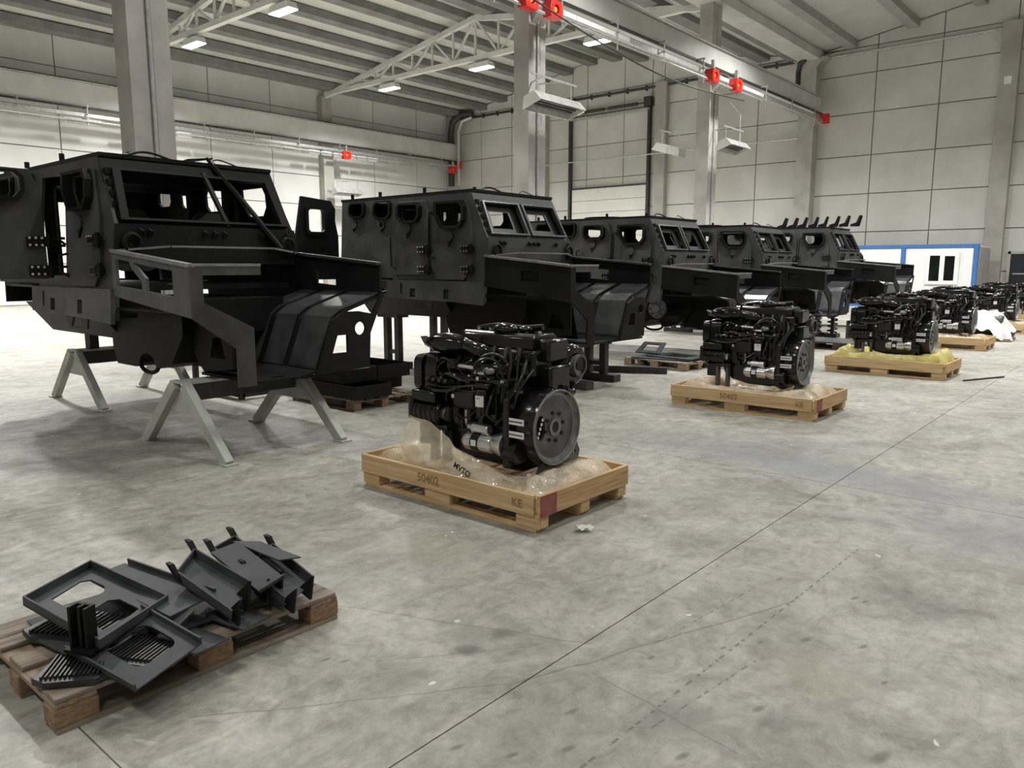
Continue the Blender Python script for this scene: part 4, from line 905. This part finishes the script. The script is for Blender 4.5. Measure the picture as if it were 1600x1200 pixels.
crate_pallet(-3.52, 8.47, 'new pine pallet under the second engine', code='50402'); film_sheet(-3.52, 8.47, 'crumpled clear film round the second engine', seed=5); eng_copy(-3.50, 8.45, 'black diesel engine second in the row')
crate_pallet(-3.15, 12.62, 'new pine pallet under the third engine', red=False); film_sheet(-3.15, 12.62, 'crumpled yellow film round the third engine', 'film_y', seed=9); eng_copy(-3.12, 12.6, 'black diesel engine third in the row on yellow film')
crate_pallet(-3.42, 17.35, 'new pine pallet under the fourth engine', red=False); film_sheet(-3.42, 17.35, 'crumpled pale film round the fourth engine', seed=13); eng_copy(-3.40, 17.3, 'black diesel engine fourth in the row')
crate_pallet(-3.3, 22.3, 'new pine pallet under the fifth engine', red=False); film_sheet(-3.3, 22.3, 'crumpled pale film round the fifth engine', seed=17); eng_copy(-3.35, 22.3, 'black diesel engine fifth in the row, by the blue container corner')
crate_pallet(-2.95, 26.6, 'new pine pallet of the farthest engine', red=False); eng_copy(-2.95, 26.6, 'black diesel engine farthest along the row')

# ------------------------------------------------------------------ euro pallets
def euro(x, y, rz, label, L=1.18, Wd=.8):
    """deck boards run along local y"""
    t = thing('wooden_pallet', label, 'pallet', (x, y, 0), rz, 'weathered wooden pallets'); hx, hy = Wd/2, L/2; r = random.Random(int(x*100))
    for xx in (-hx+.05, 0, hx-.05):
        B().box(xx-.05, xx+.05, -hy, hy, 0, .02).obj('bottom_board', 'old_y', t, bevel=.003)
        for yy in (-hy+.07, 0, hy-.07): B().box(xx-.05, xx+.05, yy-.075, yy+.075, .02, .092).obj('block', 'old_end', t, bevel=.006)
    for yy in (-hy+.07, 0, hy-.07): B().box(-hx, hx, yy-.07, yy+.07, .092, .110).obj('cross_board', 'old_x', t, bevel=.003)
    for k, (xx, w) in enumerate(((-hx+.07, .14), (-.205, .10), (0, .14), (.205, .10), (hx-.07, .14))):
        o = B().box(xx-w/2, xx+w/2, -hy+r.uniform(0, .012), hy-r.uniform(0, .02), .110, .130).obj('deck_board', 'old_y', t, bevel=.005)
    return t
euro(-3.17, 1.42, 0, 'weathered wooden pallet piled with black steel trays')
def tray(label, pts, z, rimh, t=.006, holes=(), tilt=None, mat='steel_tray', name='steel_tray', rims=(1, 1, 1, 1), extra=None, zt=None):
    """folded steel tray: pts = four ground points (x, y) of its outline, zt = height at each corner"""
    o = Vector((sum(p[0] for p in pts)/4, sum(p[1] for p in pts)/4, z)); tr = thing(name, label, 'steel part', tuple(o), 0, 'black steel parts on the front pallet')
    zt = zt or (0, 0, 0, 0)
    P = [Vector((p[0]-o.x, p[1]-o.y, h)) for p, h in zip(pts, zt)]
    def at(a, b): return (P[0]*(1-a)*(1-b) + P[1]*a*(1-b) + P[2]*a*b + P[3]*(1-a)*b)
    nrm = ((P[1]-P[0]).cross(P[3]-P[0])).normalized(); nrm = nrm if nrm.z > 0 else -nrm
    B().plate([(0, 0), (1, 0), (1, 1), (0, 1)], holes, lambda a, b, k: tuple(at(a, b)+nrm*t*k)).obj('plate', mat, tr)
    for i, on in enumerate(rims):
        if on:
            a, b = P[i], P[(i+1) % 4]; m = (at(.5, .5)); inn = (m-(a+b)/2).normalized()*.008
            v = [a, b, b+nrm*rimh*on, a+nrm*rimh*on]; v += [q+inn for q in v]
            B().add(v, [(0,1,2,3),(7,6,5,4),(0,4,5,1),(1,5,6,2),(2,6,7,3),(3,7,4,0)]).obj('flange', mat, tr)
    return tr, at, nrm
PG = 'black steel parts on the front pallet'
tray('large flat plate at the bottom of the front pallet pile', [(-3.5, .98), (-3.48, 1.75), (-2.95, 1.72), (-2.97, .96)], .135, .02, rims=(0, 0, 0, 0), name='steel_plate')
tray('second flat plate under the trays on the front pallet', [(-3.45, 1.28), (-3.40, 1.85), (-2.86, 1.80), (-2.90, 1.26)], .15, .02, rims=(1, 0, 0, 0), name='steel_plate')
tray('big rimmed tray with two cutouts on top of the pile', [(-3.42, .95), (-3.60, 1.28), (-3.03, 1.36), (-2.88, 1.03)], .220, .04,
     holes=[[(.25, .14), (.70, .12), (.80, .18), (.80, .36), (.72, .42), (.25, .42)], [(.22, .56), (.62, .55), (.72, .62), (.72, .86), (.22, .9)]], zt=(.02, .03, -.0, -.02))
tray('rimmed tray with one rounded square cutout lying lowest at the pile edge', [(-3.02, .96), (-3.06, 1.27), (-2.66, 1.31), (-2.60, 1.03)], .168, .03,
     holes=[rrect(.26, .84, .24, .80, .12)], rims=(0, 1, 0, 1), zt=(.0, .05, .02, -.03))
tray('long narrow plate strip under the square cutout tray', [(-3.22, .93), (-3.25, 1.02), (-2.92, 1.06), (-2.90, .98)], .158, .02, rims=(0, 0, 0, 0), name='steel_plate')
tray('wide plate with a raised back edge beside the big tray', [(-3.46, 1.26), (-3.53, 1.42), (-2.93, 1.52), (-2.89, 1.30)], .225, .03, rims=(0, 1, 0, 0), zt=(.0, .02, .01, -.0))
tray('flat plate tucked behind the big rimmed tray', [(-3.56, 1.24), (-3.58, 1.42), (-3.22, 1.44), (-3.2, 1.26)], .20, .03, rims=(0, 0, 0, 0), zt=(.02, .03, .02, .02), name='steel_plate')
def horned(label, pts, z, zt):
    tr, at, n = tray(label, pts, z, .045, rims=(1, 1, 0, 1), zt=zt)
    for a, b in ((.0, .0), (1, .0)):
        q = at(a, b); B().add([q, q+Vector((.05, 0, 0)), q+n*.075+Vector((-.02, -.02, .0)), q+n*.075+Vector((-.06, -.02, .0)), q+Vector((0, .012, 0)), q+Vector((.05, .012, 0)), q+n*.075+Vector((-.02, -.0, .0)), q+n*.075+Vector((-.06, -.0, .0))],
                          [(0,1,2,3),(7,6,5,4),(0,4,5,1),(1,5,6,2),(2,6,7,3),(3,7,4,0)]).obj('horn', 'steel', tr)
    for a, b in ((.2, 1), (.8, 1)):
        q = at(a, b); B().add([q+Vector((-.03, -.03, 0)), q+Vector((.05, -.02, -.03)), q+n*.07+Vector((.02, 0, .0)), q+Vector((-.03, -.018, 0)), q+Vector((.05, -.008, -.03)), q+n*.07+Vector((.02, .012, .0))], [(0,1,2),(5,4,3),(0,3,4,1),(1,4,5,2),(2,5,3,0)]).obj('clip', 'steel', tr)
horned('horned tray leaning in the middle of the pile', [(-3.10, 1.43), (-3.23, 1.58), (-2.85, 1.62), (-2.73, 1.47)], .25, (.03, .06, -.0, -.05))
horned('horned tray leaning behind the middle of the pile', [(-3.22, 1.66), (-3.27, 1.80), (-2.88, 1.80), (-2.84, 1.66)], .24, (.05, .06, -.02, -.03))
horned('horned tray at the far end of the pile', [(-2.98, 1.68), (-3.12, 1.90), (-2.80, 1.90), (-2.72, 1.70)], .21, (.04, .06, -.02, -.03))
tray('bent plate resting across the leaning trays', [(-3.12, 1.60), (-3.15, 1.75), (-2.80, 1.76), (-2.76, 1.62)], .285, .02, rims=(0, 0, 1, 0), zt=(.06, .06, -.02, -.03), name='steel_plate')
tray('thin pointed plate on top of the far trays', [(-3.20, 1.75), (-3.15, 1.86), (-2.88, 1.90), (-2.90, 1.80)], .305, .02, rims=(0, 0, 0, 0), zt=(.03, .01, -.01, .0), name='steel_plate')
tray('small plate poking out low between the leaning trays', [(-2.92, 1.46), (-2.94, 1.60), (-2.72, 1.64), (-2.70, 1.50)], .155, .02, rims=(1, 0, 0, 0), name='steel_plate')
t = thing('angle_bracket', 'right-angled flat bracket lying beside the leaning trays', 'steel part', (-2.80, 1.33, .165), .4, PG)
B().plate([(-.09, -.07), (.09, -.07), (.09, -.035), (-.05, -.035), (-.05, .09), (-.09, .09)], [], lambda a, b, k: (a, b, .03+.25*b+.008*k)).obj('plate', 'steel_tray', t)
tray('small offcut plate beneath the angle bracket', [(-2.90, 1.26), (-2.90, 1.40), (-2.70, 1.44), (-2.68, 1.28)], .140, .02, rims=(0, 0, 0, 0), name='steel_plate')
t = thing('channel_bracket', 'upright black channel bracket standing before the big tray', 'steel part', (-2.945, 1.005, .205), .45, PG)
B().plate([(-.04, -.02), (.04, -.02), (.04, .03), (.03, .03), (.03, -.008), (.006, -.008), (.006, .02), (-.006, .02), (-.006, -.008), (-.03, -.008), (-.03, .03), (-.04, .03)], [], lambda a, b, k: (a-.0*k, -b+.0*k, .16*k)).obj('channel', 'steel', t)
B().box(-.055, .06, -.045, .03, -.012, 0).obj('foot', 'steel', t)
def grate(x, y, z, rz, label, sx=.18, sy=.10):
    t = thing('ribbed_step_plate', label, 'step plate', (x, y, z), rz, PG)
    B().plate([(-sx, -sy*.6), (-sx*.6, -sy), (sx*.7, -sy), (sx, -sy*.5), (sx, sy), (-sx*.8, sy)], [], lambda a, b, k: (a, b, .025*k)).obj('base', 'rubber', t, bevel=.004)
    for k in range(13): B().box(-sx*.75+.0215*k*sx/.18, -sx*.75+(.0215*k+.009)*sx/.18, -sy*.75, sy*.95, .025, .036).obj('rib', 'rubber', t)
grate(-2.90, .955, .132, .9, 'black ribbed step plate on the pallet corner', .13, .10); grate(-3.22, 1.08, .141, .5, 'black ribbed step plate under the big tray', .2, .12); grate(-2.83, 1.17, .132, .5, 'black ribbed step plate seen through the square cutout', .15, .10)

# pallet of black boxes between the first two hulls
euro(-7.36, 5.68, PI/2, 'pale pallet carrying black steel boxes behind the sawhorse', 1.18, .9)
def steel_box(x, y, z, w, d, h, label):
    t = thing('steel_box', label, 'steel box', (x, y, z), 0, 'black open steel boxes')
    B().box(-w/2, w/2, -d/2, d/2, 0, .012).obj('bottom', 'steel', t)
    for a, b, c, e in ((-w/2, w/2, -d/2, -d/2+.012), (-w/2, w/2, d/2-.012, d/2), (-w/2, -w/2+.012, -d/2+.012, d/2-.012), (w/2-.012, w/2, -d/2+.012, d/2-.012)): B().box(a, b, c, e, .012, h).obj('side', 'steel', t)
steel_box(-7.20, 5.48, .132, .95, .52, .15, 'black steel box lying lower on the pale pallet, near one'); steel_box(-7.55, 6.02, .132, .8, .5, .15, 'black steel box lying lower on the pale pallet, far one')
steel_box(-7.42, 5.50, .285, .85, .5, .16, 'black steel box stacked on top, near one'); steel_box(-7.45, 6.02, .285, .9, .5, .16, 'black steel box stacked on top, far one')
# pallet of frames behind the second engine
euro(-6.1, 11.05, PI/2-.1, 'weathered pallet with flat steel frames by the third hull')
def flat_frame(x, y, z, rz, sx, sy, label, rx=0):
    o = B().plate([(-sx, -sy), (sx, -sy), (sx*.9, sy), (-sx*.9, sy)], [shrink([(-sx, -sy), (sx, -sy), (sx*.9, sy), (-sx*.9, sy)], .6)], lambda a, b, k: (a, b, .02*k)).obj('flat_frame', 'steel_tray')
    o.location = (x, y, z); o.rotation_euler = (rx, 0, rz); tag(o, label, 'steel frame', 'flat frames on the pallet by the third hull')
flat_frame(-6.1, 11.05, .131, .1, .5, .34, 'flat steel frame at the bottom of the frame pallet'); flat_frame(-5.95, 11.1, .155, -.15, .42, .3, 'pale-edged steel frame on top of the frame pallet'); flat_frame(-6.45, 11.1, .26, .05, .22, .16, 'small steel frame tilted up on the frame pallet', .5)
# pallet with a sheet behind the third engine
euro(-4.85, 15.75, PI/2, 'weathered pallet under a flat steel sheet behind the third engine')
o = B().plate([(-.8, -.55), (.75, -.5), (.8, .5), (-.7, .55)], [], lambda a, b, k: (a, b, .012*k)).obj('steel_sheet', 'steel_tray'); o.location = (-5.0, 15.75, .135); tag(o, 'flat grey steel sheet on the pallet behind the third engine', 'steel sheet')
# white wrapped bundle, wheels, red jack, tissue, rod
t = thing('wrapped_bundle', 'dark part draped with a white plastic sheet between the far engines', 'wrapped part', (-2.98, 19.6, 0))
B().cyl((-.5, .1, .28), (.25, .1, .28), .26, n=20).obj('drum', 'rubber', t, bevel=.03); B().box(-.7, .45, -.3, .5, 0, .06).obj('skid', 'old_x', t)
def dr(i, j):
    a, b = i*2-1, j*2-1
    x_ = .02+.42*a; y_ = .15+.5*b; z_ = .62-.5*max(0, abs(b)-.2)**1.2-.45*max(0, a-.05)**1.5+.03*math.sin(11*a+3*b)*math.cos(9*b)
    return (x_+.04*math.sin(7*b), y_+.03*math.sin(9*a), max(.03, z_))
B().grid(34, 34, dr).obj('plastic_sheet', 'sheet', t, smooth=True)
for k, (x, y, l) in enumerate(((-2.75, 30.0, 'black tyre with a pale rim lying by the dark door, left one'), (-1.65, 30.5, 'black tyre with a pale rim lying by the dark door, right one'))):
    t = thing('spare_tyre', l, 'tyre', (x, y, .0), 0, 'tyres by the dark door')
    B().lathe([(.28, .08), (.34, .02), (.46, .0), (.52, .1), (.52, .42), (.46, .52), (.34, .5), (.28, .44)], (0, 0, 0), (0, 0, 1), 28).obj('rubber_ring', 'rubber', t, smooth=True); B().lathe([(.28, .1), (.28, .42), (.2, .46), (.001, .47)], (0, 0, 0), (0, 0, 1), 24).obj('rim_disc', 'cwhite', t, smooth=True)
t = thing('bottle_jack', 'small red jack on the floor beneath the second hull', 'jack', (-8.7, 9.3, 0)); B().box(-.09, .09, -.09, .09, 0, .03).obj('base', 'red', t); B().cyl((0, 0, .03), (0, 0, .42), .05, n=14).obj('cylinder', 'red', t); B().cyl((0, 0, .42), (0, 0, .60), .025, n=10).obj('ram', 'silver', t)
def ts(i, j):
    a, b = i*2-1, j*2-1; return (.05*a+.012*math.sin(6*b), .03*b, .006+.022*abs(math.sin(3.1*a+2*b))+.01*abs(math.cos(5*b)))
o = B().grid(12, 9, ts).obj('crumpled_tissue', 'paper', smooth=True); o.location = (-2.59, 3.71, 0); o.rotation_euler = (0, 0, .8); tag(o, 'crumpled white tissue on the floor near the nearest pallet', 'tissue')
tag(B().tube([(-2.11, 12.23, .012), (-1.95, 12.6, .012), (-1.74, 13.04, .012)], .012, 6, sub=3).obj('thin_rod', 'rust'), 'thin dark rod lying on the floor past the third pallet', 'rod')
